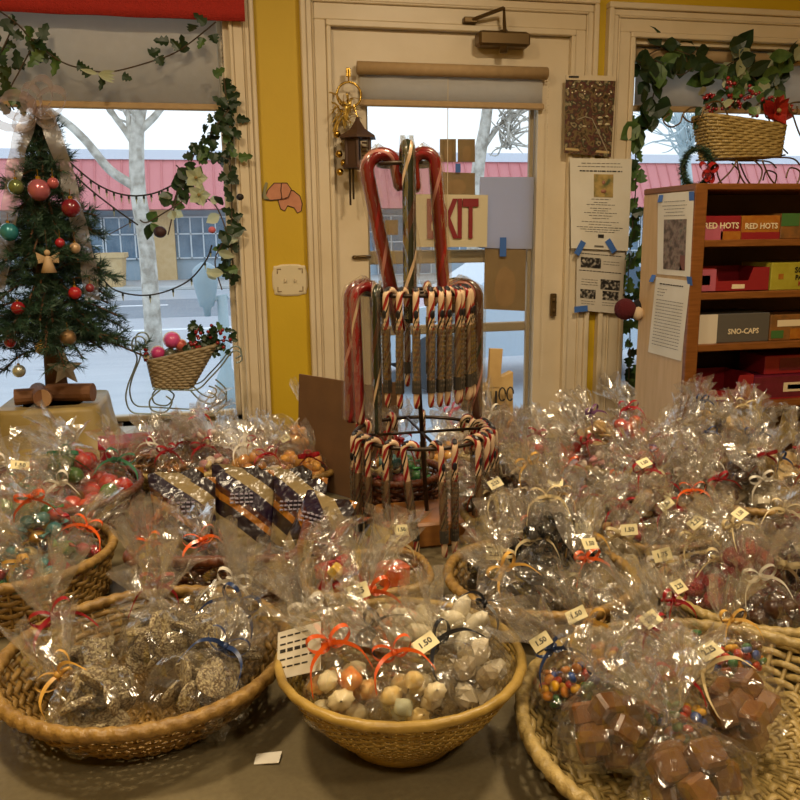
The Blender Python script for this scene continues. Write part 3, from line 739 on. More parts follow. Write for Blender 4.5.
garland('ivy_garland', [[(-10, 5), (15, 22), (35, 42), (62, 62), (85, 69), (110, 72), (150, 62), (180, 50), (216, 22)], [(15, 22), (2, 50), (-5, 60)], [(35, 42), (20, 70), (8, 95), (14, 110)]], GY_,
        'dark ivy garland strung across the grey blind of the left window', 46, .052, 3, spread=.016)
m = MB(); R = random.Random(8)
p = at(98, 74, y=GY_-.02); w = empty('artificial_flower', p, label='white lily-like flower on the ivy garland across the left blind', cat='flower')
for a in (-.5, -.3, -.1, .15, 2.9): leaf(m, Vector((0, 0, 0)), Vector((math.cos(a), -.2, math.sin(a))), .055, .016, 0, False, R)
m.build('petals', CREAMLEAF, w)
garland('ivy_garland', [[(224, 78), (228, 120), (230, 160), (232, 200), (231, 240), (234, 275)], [(229, 110), (214, 128), (208, 140)], [(231, 160), (200, 150), (192, 160)]], GY_,
        'dark ivy hanging down the right side of the left window', 80, .048, 5, wts=(.85, .15, 0), spread=.014)
garland('flower_spray', [[(228, 235), (215, 205), (195, 196), (172, 208), (148, 222), (140, 220)], [(195, 196), (190, 180), (176, 165)], [(172, 208), (178, 190), (168, 235)], [(228, 235), (215, 260), (222, 290)]], GY_-.02,
        'spray of green leaves and cream flowers curling from the window ivy', 30, .05, 7, wts=(.25, .35, .4), spread=.012, lobed=False, cat='flower spray')
for px, py, n_ in ((196, 178, 'upper'), (199, 195, 'lower')):
    m = MB(); w = empty('artificial_flower', at(px, py, y=GY_-.05), label='cream flower, the %s of the two in the window ivy spray' % n_, cat='flower')
    for k in range(5): leaf(m, Vector((0, 0, 0)), Vector((math.cos(k*1.26), -.3, math.sin(k*1.26))), .04, .034, 0, False, R)
    m.build('petals', CREAMLEAF, w); MB().ball((0, -.01, 0), .006, 8).build('flower_centre', GOLDF, w)
for px, py, r_, cn, lb in ((160, 232, .022, '#3c2226', 'dark maroon rose bud at the tip of the green leaf spray'), (212, 230, .013, '#cf6a76', 'small pink bud hanging in the window ivy'), (240, 197, .013, '#241c18', 'black clip on the casing beside the window ivy')):
    w = empty('flower_bud', at(px, py, y=GY_-.03), label=lb, cat='bud' if 'bud' in lb else 'clip')
    MB().ball((0, 0, 0), r_, 14, sz=.9).build('bud', mat('bud_'+cn, cn, .6), w, True)
# string lights
def lights(name, pts, y, label, n, cable=INK):
    p0 = at(*pts[0], y=y); e = empty(name, p0, label=label, cat='string lights'); pp = smoothpath([at(a, b_, y=y)-p0 for a, b_ in pts], 8)
    MB().tube(pp, .0028, 5).build('cable', cable, e)
    for i in range(n):
        q = pp[int((i+.5)/n*(len(pp)-1))]
        MB().tube([q, q+Vector((0, -.003, -.012))], .004, 6).tube([q+Vector((0, -.003, -.012)), q+Vector((0, -.003, -.028))], [.003, .001], 6, 1).build('bulb', [mat('socket_green', '#1d2a22', .5), CREAMLEAF], e)
lights('string_lights', [(55, 130), (62, 155), (80, 180), (110, 205), (138, 225)], WY-.03, 'dark string of mini lights slanting down beside the tree top', 7)
lights('string_lights', [(70, 255), (95, 270), (115, 290), (150, 295), (185, 283), (205, 262), (212, 245)], WY-.03, 'dark string of mini lights sagging across the lower left window', 9)
lights('string_lights', [(62, 155), (95, 183), (125, 195), (155, 193), (185, 178)], WY-.02, 'thin beaded light chain sagging in front of the bare tree trunk', 16)
o = tag(MB().tube([at(86, 235, y=GY_), at(110, 234, y=GY_), at(132, 222, y=GY_)], .0015, 5).build('wire', STEM), 'thin wire running from the tree to the green spray', 'wire')

# right window: ivy, white beads, plush
garland('ivy_garland', [[(636, 60), (655, 75), (652, 100), (640, 130)], [(655, 60), (680, 75), (700, 60)], [(640, 60), (664, 48), (690, 55)], [(640, 128), (648, 118), (668, 110)]], WY-.02,
        'large-leaved dark ivy draped over the top left of the right window', 42, .085, 21, wts=(.8, .2, 0), spread=.02, lobed=False)
garland('ivy_garland', [[(715, 75), (740, 60), (775, 70), (800, 60)], [(740, 60), (760, 85), (775, 95)]], WY-.02, 'green and cream leaves above the flower basket on the bookcase', 46, .085, 22, wts=(.45, .35, .2), spread=.03, lobed=False)
garland('ivy_garland', [[(634, 130), (636, 180), (632, 230), (628, 280), (630, 330), (628, 400)]], WY-.01, 'bright green ivy hanging down between casing and bookcase', 66, .06, 23, wts=(.3, .7, 0), spread=.018)
p = at(629, 309, y=2.6)
e = empty('plush_toy', p, label='dark red round plush toy with cream muzzle behind the bookcase edge', cat='plush toy')
PLR = mat('dark_red_plush', '#5a1018', .95, bump=.8, bscale=300)
MB().ball((-.015, 0, 0), .038, 20).build('head', PLR, e, True); MB().ball((.025, -.02, -.015), .02, 14, sz=1.2).build('muzzle', mat('cream_plush', '#c9b090', .95), e, True); MB().ball((.05, .01, .0), .035, 18).build('body', mat('black_plush', '#181416', .95), e, True)

# ------------------------------------------------------------------ bookcase
FY, BYK = 2.28, 2.60
fl = at(703, 190, y=FY); bl = at(648, 193, y=BYK); zt = fl.z
bx0 = fl.x; bx1 = bx0+.95
bc = empty('bookcase', (bx0, FY, 0), label='wooden bookcase of candy boxes in front of the right window', cat='bookcase')
m = MB(); m.bbox((-.022, .012, 0), (.0, BYK-FY, zt), .002); m.build('side_panel', SIDEW, bc)
MB().bbox((bx1-bx0, .012, 0), (bx1-bx0+.022, BYK-FY, zt), .002).build('side_panel', SIDEW, bc)
MB().bbox((-.024, 0, 0), (.018, .02, zt+.004), .002).build('front_edge', WOOD, bc); MB().bbox((-.024, 0, zt-.0), (bx1-bx0+.024, BYK-FY, zt+.02), .003).build('top_board', WOOD, bc)
MB().box((0, BYK-FY-.01, 0), (bx1-bx0, BYK-FY, zt)).build('back_panel', SHELFD, bc)
SZ = []
for py in (240, 293, 345, 405):
    z = at(710, py, y=FY).z; SZ.append(z); MB().bbox((.0, .004, z-.022), (bx1-bx0, BYK-FY-.01, z), .002).build('shelf', WOOD, bc)
for z in (.3, .05): MB().bbox((.0, .004, z-.022), (bx1-bx0, BYK-FY-.01, z), .002).build('shelf', WOOD, bc)
def side_sheet(pts, m_, label, cat='notice'):
    # on the side panel plane x = bx0-.022
    out = []
    for px, py in pts:
        v = fw+(px-400)/F*rt+(400-py)/F*up; t = (bx0-.0245)/v.x; out.append(Vector((0, 0, CAMZ))+t*v)
    return out
def ssheet(pts, m_, label):
    P = side_sheet(pts, m_, label); c = sum(P, Vector())/4; e = empty('notice', c, label=label, cat='notice')
    nn = Vector((-1, 0, 0)); vs = [q-c for q in P]+[q-c-nn*.001 for q in P]
    MB().add(vs, [(0, 3, 2, 1), (4, 5, 6, 7), (0, 1, 5, 4), (1, 2, 6, 5), (2, 3, 7, 6), (3, 0, 4, 7)]).build('sheet', m_, e)
    def loc(u, v_, off=.001): return (P[0]*(1-u)+P[1]*u)*(1-v_)+(P[3]*(1-u)+P[2]*u)*v_-c+nn*off
    return e, loc
def spatch(e, loc, u0, u1, v0, v1, m_, name): MB().add([loc(u0, v0), loc(u1, v0), loc(u1, v1), loc(u0, v1)], [(0, 3, 2, 1)]).build(name, m_, e)
e, L_ = ssheet([(658, 194), (694, 191), (690, 277), (657, 274)], WHITEP, 'white flyer with a dark photo taped at the top of the bookcase side')
spatch(e, L_, .2, .85, .32, .93, multi('flyer_photo', ['#2c2c2a', '#5a4a40', '#8c7a70', '#4a5a4a'], 40, 5), 'photo')
spatch(e, L_, .7, .84, .75, .93, mat('flyer_portrait', '#7a4a3e', .6), 'portrait')
lines(e, lambda u, v_, o=.0015: L_(u, v_, o), [(.2, .8, .1), (.15, .85, .15), (.2, .8, .19), (.25, .75, .23), (.2, .8, .27)], seed=3)
e, L_ = ssheet([(656, 277), (690, 281), (681, 361), (648, 352)], WHITEP, 'typed white letter taped below the flyer on the bookcase side')
lines(e, lambda u, v_, o=.0015: L_(u, v_, o), [(.15, .85, .07)], INK, .014, 'heading', 2)
lines(e, lambda u, v_, o=.0015: L_(u, v_, o), [(.1, .4, .14), (.1, .35, .18), (.1, .3, .22)]+[(.1, .9, .28+.042*i) for i in range(15)], seed=9)
for px, py, a, lb in ((661, 198, .2, 'at the top left corner of the flyer on the bookcase'), (692, 196, -.1, 'at the top right corner of the flyer on the bookcase'), (653, 278, .4, 'between flyer and letter at their left edge on the bookcase'), (690, 281, -.2, 'between flyer and letter at their right edge on the bookcase')):
    q = side_sheet([(px, py)], 0, 0)[0]+Vector((-.002, 0, 0)); o = tape(q, 0, 'blue tape '+lb, .014, .014); o.rotation_euler = (a, 0, PI/2)

def cbox(x0, x1, z, h, cols, label, dep=.16, y=.03, tray=False, words=(), rotz=0):
    """candy box on a shelf; open tray boxes have a cut-out front"""
    e = empty('candy_box', (bx0+(x0+x1)/2, FY+y+dep/2, z), (0, 0, rotz), label=label, cat='candy box', group='candy boxes in the bookcase')
    w = (x1-x0)/2; a = dep/2; body = cols[0]
    m = MB()
    if tray:
        t = .003
        m.box((-w, -a, 0), (w, a, t)).box((-w, a-t, t), (w, a, h)).box((-w, -a+t, t), (-w+t, a-t, h)).box((w-t, -a+t, t), (w, a-t, h))
        pr = [(-w, t), (w, t), (w, h), (w*.55, h), (w*.42, h*.45), (-w*.42, h*.45), (-w*.55, h), (-w, h)]
        for L1 in (pr,):
            quads = [((-w, 0), (w, 0), (w*.42, h*.45), (-w*.42, h*.45)), ((w*.42, h*.45), (w, 0), (w, h), (w*.55, h)), ((-w, 0), (-w*.42, h*.45), (-w*.55, h), (-w, h))]
            for q in quads: m.add([(x, -a, zz) for x, zz in q]+[(x, -a+t, zz) for x, zz in q], [(0, 1, 2, 3), (7, 6, 5, 4)]+[(i, 4+i, 4+(i+1) % 4, (i+1) % 4) for i in range(4)])
    else: m.bbox((-w, -a, 0), (w, a, h), .002)
    m.build('carton', body, e)
    for q in cols[1:]:
        (u0, u1, v0, v1), mm = q; m = MB(); yy = -a-.0012
        m.box((-w+2*w*u0, yy, h*v0), (-w+2*w*u1, -a+.0005, h*v1)); m.build('printed_panel', mm, e)
    for s_, sz, px, pz, mm in words: text('lettering', s_, sz, TM((px*w, -a-.002, pz*h)), mm, e, bold=.0006)
    return e
px2x = lambda px, py=240: at(px, py, y=FY+.03).x-bx0
RDB = mat('red_box', '#8a1a24', .45); ORB = mat('orange_box', '#a86e24', .45, col2='#9a5418', scale=50); PKB = mat('pink_box', '#b05a6c', .45); YLB = mat('lime_yellow_box', '#9a9028', .45, col2='#a89e38', scale=30); GYB = mat('grey_box', '#56524c', .5); WHB = mat('white_box', '#cfc4b0', .5); MRB = mat('maroon_box', '#5c1426', .4, col2='#6c1a30', scale=30); CRW = mat('cream_print', '#e0ceaa', .5); BLK = mat('black_print', '#18120e', .5); BRB = mat('brown_box', '#6a4a28', .5, col2='#8a5a2a', scale=40); GRNB = mat('green_print', '#3f6a34', .5)
h_ = lambda p1, p2: at(710, p1, y=FY+.03).z-at(710, p2, y=FY+.03).z
cbox(.02, px2x(740), SZ[0], h_(215, 239), [RDB, ((0, .55, 0, .6), PKB), ((.5, 1, 0, .35), ORB)], 'red and pink box of RED HOTS candy on the top shelf', words=[('RED HOTS', .026, 0, .58, CRW)])
cbox(px2x(741), px2x(779), SZ[0], h_(215, 239), [ORB, ((0, 1, 0, .3), RDB)], 'orange box of RED HOTS candy in the middle of the top shelf', words=[('RED HOTS', .025, 0, .55, CRW)])
cbox(px2x(780), px2x(830), SZ[0], h_(213, 239), [BRB, ((0, .35, .5, 1), GRNB), ((.4, .9, 0, .5), RDB)], 'brown, green and red candy box at the right of the top shelf')
cbox(.02, px2x(768, 290), SZ[1], h_(268, 292), [RDB, ((0, .25, .05, .95), PKB), ((.06, .17, .3, .7), CRW), ((.09, .14, .38, .62), MRB), ((.48, .66, .12, .3), CRW)], 'open red and pink candy tray on the second shelf', tray=True)
cbox(px2x(770, 290), px2x(830, 290), SZ[1], h_(264, 292), [YLB, ((.12, .2, .4, .6), ORB)], 'yellow green box of SOUR PATCH KIDS on the second shelf', words=[('SOUR', .026, .05, .72, BLK), ('PATCH', .022, .1, .45, BLK), ('KIDS', .022, .1, .22, RDB)])
cbox(.018, px2x(768, 343), SZ[2], h_(315, 344), [GYB, ((0, .3, 0, 1), WHB)], 'grey and white open tray box of SNO-CAPS candy', tray=False, words=[('SNO-CAPS', .024, .3, .38, CRW)])
cbox(px2x(769, 343), px2x(835, 343), SZ[2], h_(318, 344), [BRB, ((.1, .9, .55, .8), CRW), ((.3, .9, .05, .45), ORB), ((.02, .2, .1, .4), GRNB)], 'brown and cream candy box beside the grey one')
cbox(.02, px2x(752, 400), SZ[3], h_(378, 404), [RDB, ((.3, .6, .1, .2), CRW)], 'open red candy tray on the lowest visible shelf', tray=True)
cbox(px2x(753, 400), px2x(835, 400), SZ[3], h_(381, 404), [MRB, ((.0, 1, .0, .06), RDB), ((.35, .65, .3, .7), CRW), ((.4, .6, .4, .6), MRB)], 'maroon candy box with cream nut pictures on the lowest visible shelf', dep=.15)
cbox(px2x(768, 400), px2x(840, 400), SZ[3]+h_(381, 404)+.001, h_(362, 381), [RDB, ((.2, .95, .2, .85), MRB)], 'red candy box stacked on the maroon candy box', y=.06, dep=.14)

# ------------------------------------------------------------------ baskets
def se(a, q):
    c, s_ = math.cos(a), math.sin(a)
    if q == 2: return c, s_
    r_ = (abs(c)**q+abs(s_)**q)**(-1/q); return c*r_, s_*r_
def weave_ring(mb, A_, B_, rho, z, alpha, hh, th, ns, ph, amp, q=2, per=4, sec=6, yaw=0):
    """one closed woven strand: rho = offset from the outline A_, B_; alpha = slope of the wall; passes over and under ns stakes"""
    N = ns*per; vs = []
    n = (math.sin(alpha), -math.cos(alpha)); t = (math.cos(alpha), math.sin(alpha))
    for i in range(N):
        a = 2*PI*i/N; x, y = se(a, q); off = amp*math.cos(ns/2*a*1.0+ph) if ns % 2 == 0 else amp*math.cos(ns*a/2+ph)
        L = math.hypot(x, y); nx, ny = x/L, y/L
        for k in range(sec):
            f = 2*PI*k/sec; dr = n[0]*(off+th*math.cos(f))+t[0]*hh*math.sin(f); dz = n[1]*(off+th*math.cos(f))+t[1]*hh*math.sin(f)
            vs.append(((A_+rho)*x+nx*dr, (B_+rho)*y+ny*dr, z+dz))
    fs = [(i*sec+k, i*sec+(k+1) % sec, ((i+1) % N)*sec+(k+1) % sec, ((i+1) % N)*sec+k) for i in range(N) for k in range(sec)]
    mb.add(vs, fs)
def basket(name, loc, A_, B_, prof, label, m_, q=2, ns=40, dr=.011, hh=.0048, th=.0018, amp=.0028, rim=.008, rotz=0, rimk=56, floor=True, stake=.0022, tilt=0, solid=False, rimm=None, per=4, cat='basket'):
    """prof: (rho, z) from base edge to rim, rho=0 at rim outline"""
    e = empty(name, loc, (tilt, 0, rotz), label=label, cat=cat)
    pts = smoothpath([Vector((r_, 0, z)) for r_, z in prof], 8)
    seg = [0]
    for i in range(1, len(pts)): seg.append(seg[-1]+(pts[i]-pts[i-1]).length)
    n = max(3, int(seg[-1]/dr)); m = MB()
    for k in range(n):
        s_ = seg[-1]*(k+.5)/n; i = max(j for j in range(len(seg)) if seg[j] <= s_); i = min(i, len(pts)-2)
        u = (s_-seg[i])/max(1e-9, seg[i+1]-seg[i]); p = pts[i].lerp(pts[i+1], u); t = pts[i+1]-pts[i]; al = math.atan2(t.z, t.x)
        weave_ring(m, A_, B_, p.x, p.z, al, hh, th, ns, PI*(k % 2), amp, q, per)
    m.build('woven_wall', m_, e, True)
    z0 = pts[0].z; rb = -pts[0].x
    a0, b0 = A_-rb, B_-rb
    if floor:
        m = MB(); nf = int(min(a0, b0)/dr)
        for k in range(1, nf+1): weave_ring(m, a0*k/nf, b0*k/nf, -.002, z0, 0, hh, th, ns if k > nf*.45 else ns//2, PI*(k % 2), amp, q, per)
        m.build('woven_floor', m_, e, True)
        MB().add([(a0*se(2*PI*i/40, q)[0]*.99, b0*se(2*PI*i/40, q)[1]*.99, z0-.003) for i in range(40)]+[(a0*se(2*PI*i/40, q)[0]*.99, b0*se(2*PI*i/40, q)[1]*.99, z0-.001) for i in range(40)], [tuple(range(39, -1, -1)), tuple(range(40, 80))]+[(i, (i+1) % 40, 40+(i+1) % 40, 40+i) for i in range(40)]).build('base', m_, e)
    m = MB()
    for i in range(ns):
        a = 2*PI*(i+.5)/ns*1.0; a = 2*PI*i/ns; x, y = se(a, q); L = math.hypot(x, y)
        pp = ([Vector((x*a0*.15, y*b0*.15, z0))] if floor else [])+[Vector(((A_+p.x)*x, (B_+p.x)*y, p.z)) for p in pts[::4]]
        m.tube(pp, stake, 5)
    m.build('stakes', m_, e, True)
    m = MB(); N = rimk*7; vs = []; zr = pts[-1].z; sec = 10
    for i in range(N):
        a = 2*PI*i/N; x, y = se(a, q); L = math.hypot(x, y); nx, ny = x/L, y/L
        for k in range(sec):
            f = 2*PI*k/sec; r_ = rim*(.74+.36*math.sqrt(abs(math.sin(rimk*a/2+f*.5*2))))
            vs.append((A_*x+nx*r_*math.cos(f), B_*y+ny*r_*math.cos(f), zr+r_*math.sin(f)))
    m.add(vs, [(i*sec+k, i*sec+(k+1) % sec, ((i+1) % N)*sec+(k+1) % sec, ((i+1) % N)*sec+k) for i in range(N) for k in range(sec)])
    m.build('rim', rimm or m_, e, True)
    return e

tab = empty('display_table', (.3, 1.25, 0), label='long olive-brown laminate table filling the foreground under all the baskets', cat='table')
MB().bbox((-1.7, -.95, TZ-.035), (1.12, .98, TZ), .006).build('tabletop', TABLEM, tab)
for x in (-1.6, 1.04):
    for y in (-.87, .9): MB().tube([(x, y, 0), (x, y, TZ-.035)], .02, 10).build('leg', IRON, tab)

def rb(name, x, y, R_, H, base, label, m_=WICK, **k):
    return basket(name, (x, y, TZ+.003), R_, R_, [(base-R_, .002), (base-R_+.012, .004), ((base-R_)*.45, H*.4), ((base-R_)*.12, H*.8), (0, H)], label, m_, **k)
rb('wicker_basket', -.13, 1.03, .185, .068, .12, 'shallow round honey wicker basket of nonpareil bags at the front left', ns=56, dr=.0105, amp=.0026, rim=.0085)
basket('bamboo_bowl', (.183, .878, TZ+.003), .148, .148, [(-.083, .012), (-.058, .024), (-.028, .056), (-.009, .086), (0, .104)], 'round split-bamboo bowl basket at the front centre of the table', BAMB, ns=64, dr=.0058, hh=.0029, th=.0009, amp=.0011, rim=.0058, rimk=4, stake=.0012, per=3)
m = MB(); weave_ring(m, .07, .07, 0, .006, PI/2, .006, .003, 8, 0, 0); ft = m.build('foot_ring', BAMB, bpy.data.objects['bamboo_bowl'], True)
rb('wicker_tray', .543, .738, .238, .05, .18, 'large open-weave round wicker tray at the front right corner', WICK2, ns=60, dr=.0125, hh=.0052, th=.002, amp=.0038, rim=.0085, rimk=64, stake=.003)
rb('wicker_basket', .475, 1.15, .15, .062, .105, 'round wicker basket of black licorice bags behind the bamboo bowl', ns=48, rim=.0085)
basket('wicker_basket', (.2, 1.235, TZ+.003), .105, .085, [(-.012, .002), (-.008, .004), (-.004, .03), (0, .058)], 'small square-cornered wicker basket with an orange candy bag at the centre', WICK, q=3.2, ns=34, dr=.009, rim=.0065, rimk=40)
basket('wicker_basket', (-.015, 1.41, TZ+.003), .14, .185, [(-.03, .002), (-.025, .004), (-.012, .06), (0, .105)], 'dark brown rectangular wicker basket of striped snack bags', WICKD, q=9, ns=56, dr=.010, rim=.009, rotz=-.2)
rb('wicker_basket', -.375, 1.40, .155, .085, .13, 'round striped wicker basket of toffee bags at the left edge', ns=48)
rb('wicker_basket', -.40, 1.77, .19, .085, .14, 'round brown wicker basket of red and green gumdrop bags on the left', WICKD, ns=48)
rb('wicker_basket', .36, 1.72, .1, .08, .08, 'round dark basket of wrapped candies behind the candy cane stand', WICKD, ns=34)

# ------------------------------------------------------------------ candy cane stand
SY = 1.53
pb, pt = at(427, 530, y=SY), at(405, 150, y=SY)
stx = pb.x
st = empty('candy_cane_stand', (stx, SY, TZ+.0005), label='wire candy cane stand with three rings on a pine block base', cat='display stand')
o0 = st.location
MB().bbox((-.1, -.075, 0), (.115, .07, .052), .005).build('wood_base', BLOCK, st)
def ax(z):
    k = (z-pb.z)/(pt.z-pb.z); return pb.lerp(pt, k)
MB().tube([Vector((pb.x, SY, TZ+.05))-o0, ax(at(0, 300, y=SY).z)-o0, pt-o0], .0045, 10).build('pole', IRON, st, True)
def ringz(py, px=420): return at(px, py, y=SY).z
RG = []
for nm, py, r_ in (('top', 165, .052), ('middle', 292, .1), ('lower', 432, .135)):
    z = ringz(py); c = ax(z); RG.append((c, r_))
    MB().tube([c-o0+Vector((r_*math.cos(a*2*PI/40), r_*math.sin(a*2*PI/40), 0)) for a in range(40)], .004, 8, closed=True).tube([c-o0-Vector((r_, 0, 0)), c-o0+Vector((r_, 0, 0))], .003, 6).tube([c-o0-Vector((0, r_, 0)), c-o0+Vector((0, r_, 0))], .003, 6).build('ring', IRON, st, True)
CW = mat('cane_cream_white', '#d6b794', .25, coat=.5); CR = mat('cane_red', '#8e1a1c', .22, coat=.6); CDR = mat('cane_deep_red', '#6f1a18', .22, coat=.6); CG = mat('cane_dark_green', '#1e2619', .25, coat=.5); CBR = mat('cane_brown', '#4a2a1e', .25, coat=.5); CPK = mat('cane_pale_pink', '#b07468', .25, coat=.5)
SLV = film_mat('cane_sleeve', '#d8ccb8', .42, .1, .2, '#8c7c64', .4); LOG = mat('cane_label', '#15131a', .4); SLT = mat('sleeve_print', '#5c5040', .5)
def cane_mesh(L, r, rc, tipl, mats, pat, tw=.5, n=12, stp=.006):
    pts = [Vector((-rc, 0, -L+stp*i)) for i in range(int(L/stp)+1)]
    pts[-1] = Vector((-rc, 0, 0)); na = max(8, int(PI*rc/stp)); pts += [Vector((-rc*math.cos(PI*i/na), 0, rc*math.sin(PI*i/na))) for i in range(1, na+1)]
    pts += [Vector((rc, 0, -stp*i)) for i in range(1, int(tipl/stp)+1)]
    N = len(pts); R_ = [r]*N; R_[0] = R_[-1] = r*.6; R_[1] = R_[-2] = r*.93
    m = MB(); m.tube(pts, R_, n, stripe=lambda i, k: pat[k % len(pat)], tw=tw)
    return m
def mk_cane(name, L, r, rc, tipl, mats, pat, tw, label, group, printed=True, sleeve=True):
    e = empty(name, label=label, cat='candy cane', group=group)
    cane_mesh(L, r, rc, tipl, mats, pat, tw).build('cane', mats, e, True)
    if sleeve:
        R = random.Random(int(L*1000)); m = MB(); pts = [Vector((-rc+R.uniform(-.0006, .0006), 0, -L*.86+.01*i)) for i in range(int((L*.86-.045)/.01))]
        rr = [r*(1.22+.12*((i*7) % 5)/5) for i in range(len(pts))]; rr[0] = r*.7
        m.tube(pts, rr, 8, cap=False); m.build('clear_sleeve', SLV, e)
    if printed:
        m = MB()
        for i in range(14):
            z = -L*.22-i*L*.045
            for a in (-.7, -.2, .3): m.bbox((-rc-r*1.42*math.cos(a)-.0004, r*1.35*math.sin(a)-.0012, z), (-rc-r*1.42*math.cos(a), r*1.35*math.sin(a)+.0012, z+L*.02), .0002)
        m.build('sleeve_print', SLT, e)
        m = MB(); 
        for z in (-.03, .012): 
            if z < 0: m.ball((-rc-r*.9, 0, z), r*.9, 12, sz=1.5, M=Matrix.Diagonal((.35, .85, 1)))
            else: m.tube([Vector((-(rc+r*.35)*math.cos(t), 0, (rc+r*.35)*math.sin(t))) for t in (.5, .8, 1.1, 1.4, 1.7)], [r*.5, r*.82, r*.86, r*.82, r*.5], 8)
        m.build('oval_label', LOG, e)
        MB().tube([(-rc, 0, -L*.86), (-rc, 0, -L*.74)], r*1.38, 8, cap=False).build('barcode_band', mat('band_grey', '#3a352e', .5), e)
    return e
def copy_tree(o, parent=None):
    c = o.copy(); C.objects.link(c)
    if parent: c.parent = parent
    for ch in o.children: copy_tree(ch, c)
    return c
def hang(e, ring, ang, dz=0, lean=0, rc=.014, r=.006, twist=0):
    c, R_ = RG[ring]; p = c+Vector((R_*math.cos(ang), R_*math.sin(ang), .004+r-rc+.0005+dz))
    rz = ang+PI+twist
    e.matrix_world = Matrix.Translation(p) @ Matrix.Rotation(rz, 4, 'Z') @ Matrix.Translation((0, 0, rc)) @ Matrix.Rotation(lean, 4, 'Y') @ Matrix.Translation((0, 0, -rc))
    return e
PATW = [0, 1, 1, 0, 2, 0, 0, 1, 1, 0, 0, 0]
proto = mk_cane('candy_cane', .205, .0062, .0135, .022, [CW, CR, CG], PATW, .8, '', 'small striped candy canes on the middle ring')
first = [True]
def cane_at(ring, ang, label, group, lean=0, dz=0, twist=0):
    e = proto if first[0] else copy_tree(proto); first[0] = False
    e['label'] = label; e['group'] = group
    return hang(e, ring, ang, dz, lean, .0135, .0062, twist)
D_ = math.radians
ordn = ['first', 'second', 'third', 'fourth', 'fifth', 'sixth', 'seventh', 'eighth', 'ninth', 'tenth', 'eleventh', 'twelfth', 'thirteenth', 'fourteenth']
mids = [-128, -114, -100, -86, -76, -66, -57, -48, -39, -30, -20]
for i, a in enumerate(mids): cane_at(1, D_(a), 'small red striped candy cane, %s from the left along the front of the middle ring' % ordn[i], 'small candy canes on the middle ring', lean=rnd.uniform(-.03, .03), twist=rnd.uniform(-.35, .35))
for i, a in enumerate((60, 84, 108)): cane_at(1, D_(a), 'small red striped candy cane at the back of the middle ring, %s from the right' % ordn[i], 'small candy canes on the middle ring')
lows = [(-172, 0), (-160, .02), (-147, .0), (-128, -.02), (-113, -.25), (-92, .1), (-76, .0), (-58, .05), (-46, .0), (-34, .05), (-22, .06), (-12, .08), (-2, .06), (8, .06), (19, .08), (30, .1)]
for i, (a, ln) in enumerate(lows):
    if i in (1, 2): a += 2
    lb = 'small candy cane on the lower ring, %s from the left in front' % ordn[i] if i < 9 else 'small candy cane bunched at the right of the lower ring, %s from front' % ordn[i-9]
    cane_at(2, D_(a), lb, 'small candy canes on the lower ring', lean=ln*.5, twist=rnd.uniform(-.8, .8)-(.9 if i == 4 else 0))
for i, a in enumerate((75, 105, 140)): cane_at(2, D_(a), 'small candy cane at the back of the lower ring, %s from the right' % ordn[i], 'small candy canes on the lower ring')
PATR = [0, 0, 0, 0, 1, 0, 0, 0, 2, 0, 0, 0]
def giant(ring, ang, L, r, rc, mats, label, tipl=.04, lean=0, twist=0, pat=PATR, tw=.35, pouch=True, dz=0):
    e = mk_cane('giant_candy_cane', L, r, rc, tipl, mats, pat, tw, label, 'giant candy canes on the stand', printed=False, sleeve=False)
    if pouch:
        m = MB(); vs = []; N = 14; R = random.Random(int(L*999+ang*9))
        w0 = rc+r+.005
        for s_ in (-1, 1):
            for i in range(N+1):
                z = -L*.97+(L*.97+rc+r+.006)*i/N; t = max(0, z)/(rc+r+.006)
                ww = w0*math.sqrt(max(.0, 1-t*t)) if z > 0 else w0
                l_ = -ww; rr_ = ww if z > -L*.55 else -w0+(2*w0)*max(.22, 1+(z+L*.55)/(L*.8))
                for j in range(6):
                    u = j/5; x = l_+(rr_-l_)*u; near = 1 if u < .35 or (u > .65 and z > -tipl) else .25
                    vs.append((x, s_*((r+.002)*near*math.sin(PI*min(1, max(.02, u))) ** .5+R.uniform(0, .002)), z))
        k = (N+1)*6; fs = [(s_*k+i*6+j, s_*k+i*6+j+1, s_*k+(i+1)*6+j+1, s_*k+(i+1)*6+j) for s_ in (0, 1) for i in range(N) for j in range(5)]
        m.add(vs, fs).build('clear_pouch', film_mat('pouch_film', '#fbfaf6', .10, .08, .12, '#efe8dc', .5), e)
    return hang(e, ring, ang, dz, lean, rc, r, twist)
giant(0, D_(183), .31, .0135, .030, [CDR, CR, CPK], 'giant red candy cane hanging left on the top ring', .045, -.2, .1)
giant(0, D_(-65), .30, .0125, .021, [CDR, CR, CPK], 'giant red candy cane hanging right on the top ring', .05, .07, D_(62))
giant(0, D_(-100), .30, .0125, .020, [CG, CBR, CW], 'giant dark green candy cane hanging at the front of the top ring', .03, .0, .1, dz=.012, pat=[0, 0, 0, 1, 1, 0, 0, 0, 0, 2, 0, 0])
giant(1, D_(185), .24, .0125, .027, [CDR, CR, CPK], 'big red candy cane at the far left of the middle ring', .04, .02, .1)
giant(1, D_(-165), .24, .010, .024, [CR, CW, CDR], 'red and white big candy cane second from the left of the middle ring', .04, -.02)
giant(1, D_(-145), .26, .0085, .018, [CG, CBR, CW], 'dark green thin big candy cane slanting across the left of the middle ring', .03, .0, .6, pat=[0, 0, 0, 1, 1, 0, 0, 0, 0, 2, 0, 0])
for i, a in enumerate((-18, -6, 7, 20)):
    giant(1, D_(a), .24, .0105, .026, [[CBR, CG, CPK], [CG, CBR, CPK], [CBR, CDR, CPK], [CG, CBR, CW]][i], 'dark striped big candy cane at the right of the middle ring, %s from the front' % ordn[i], .035, .0, rnd.uniform(-.2, .2), pouch=(i % 2 == 0))

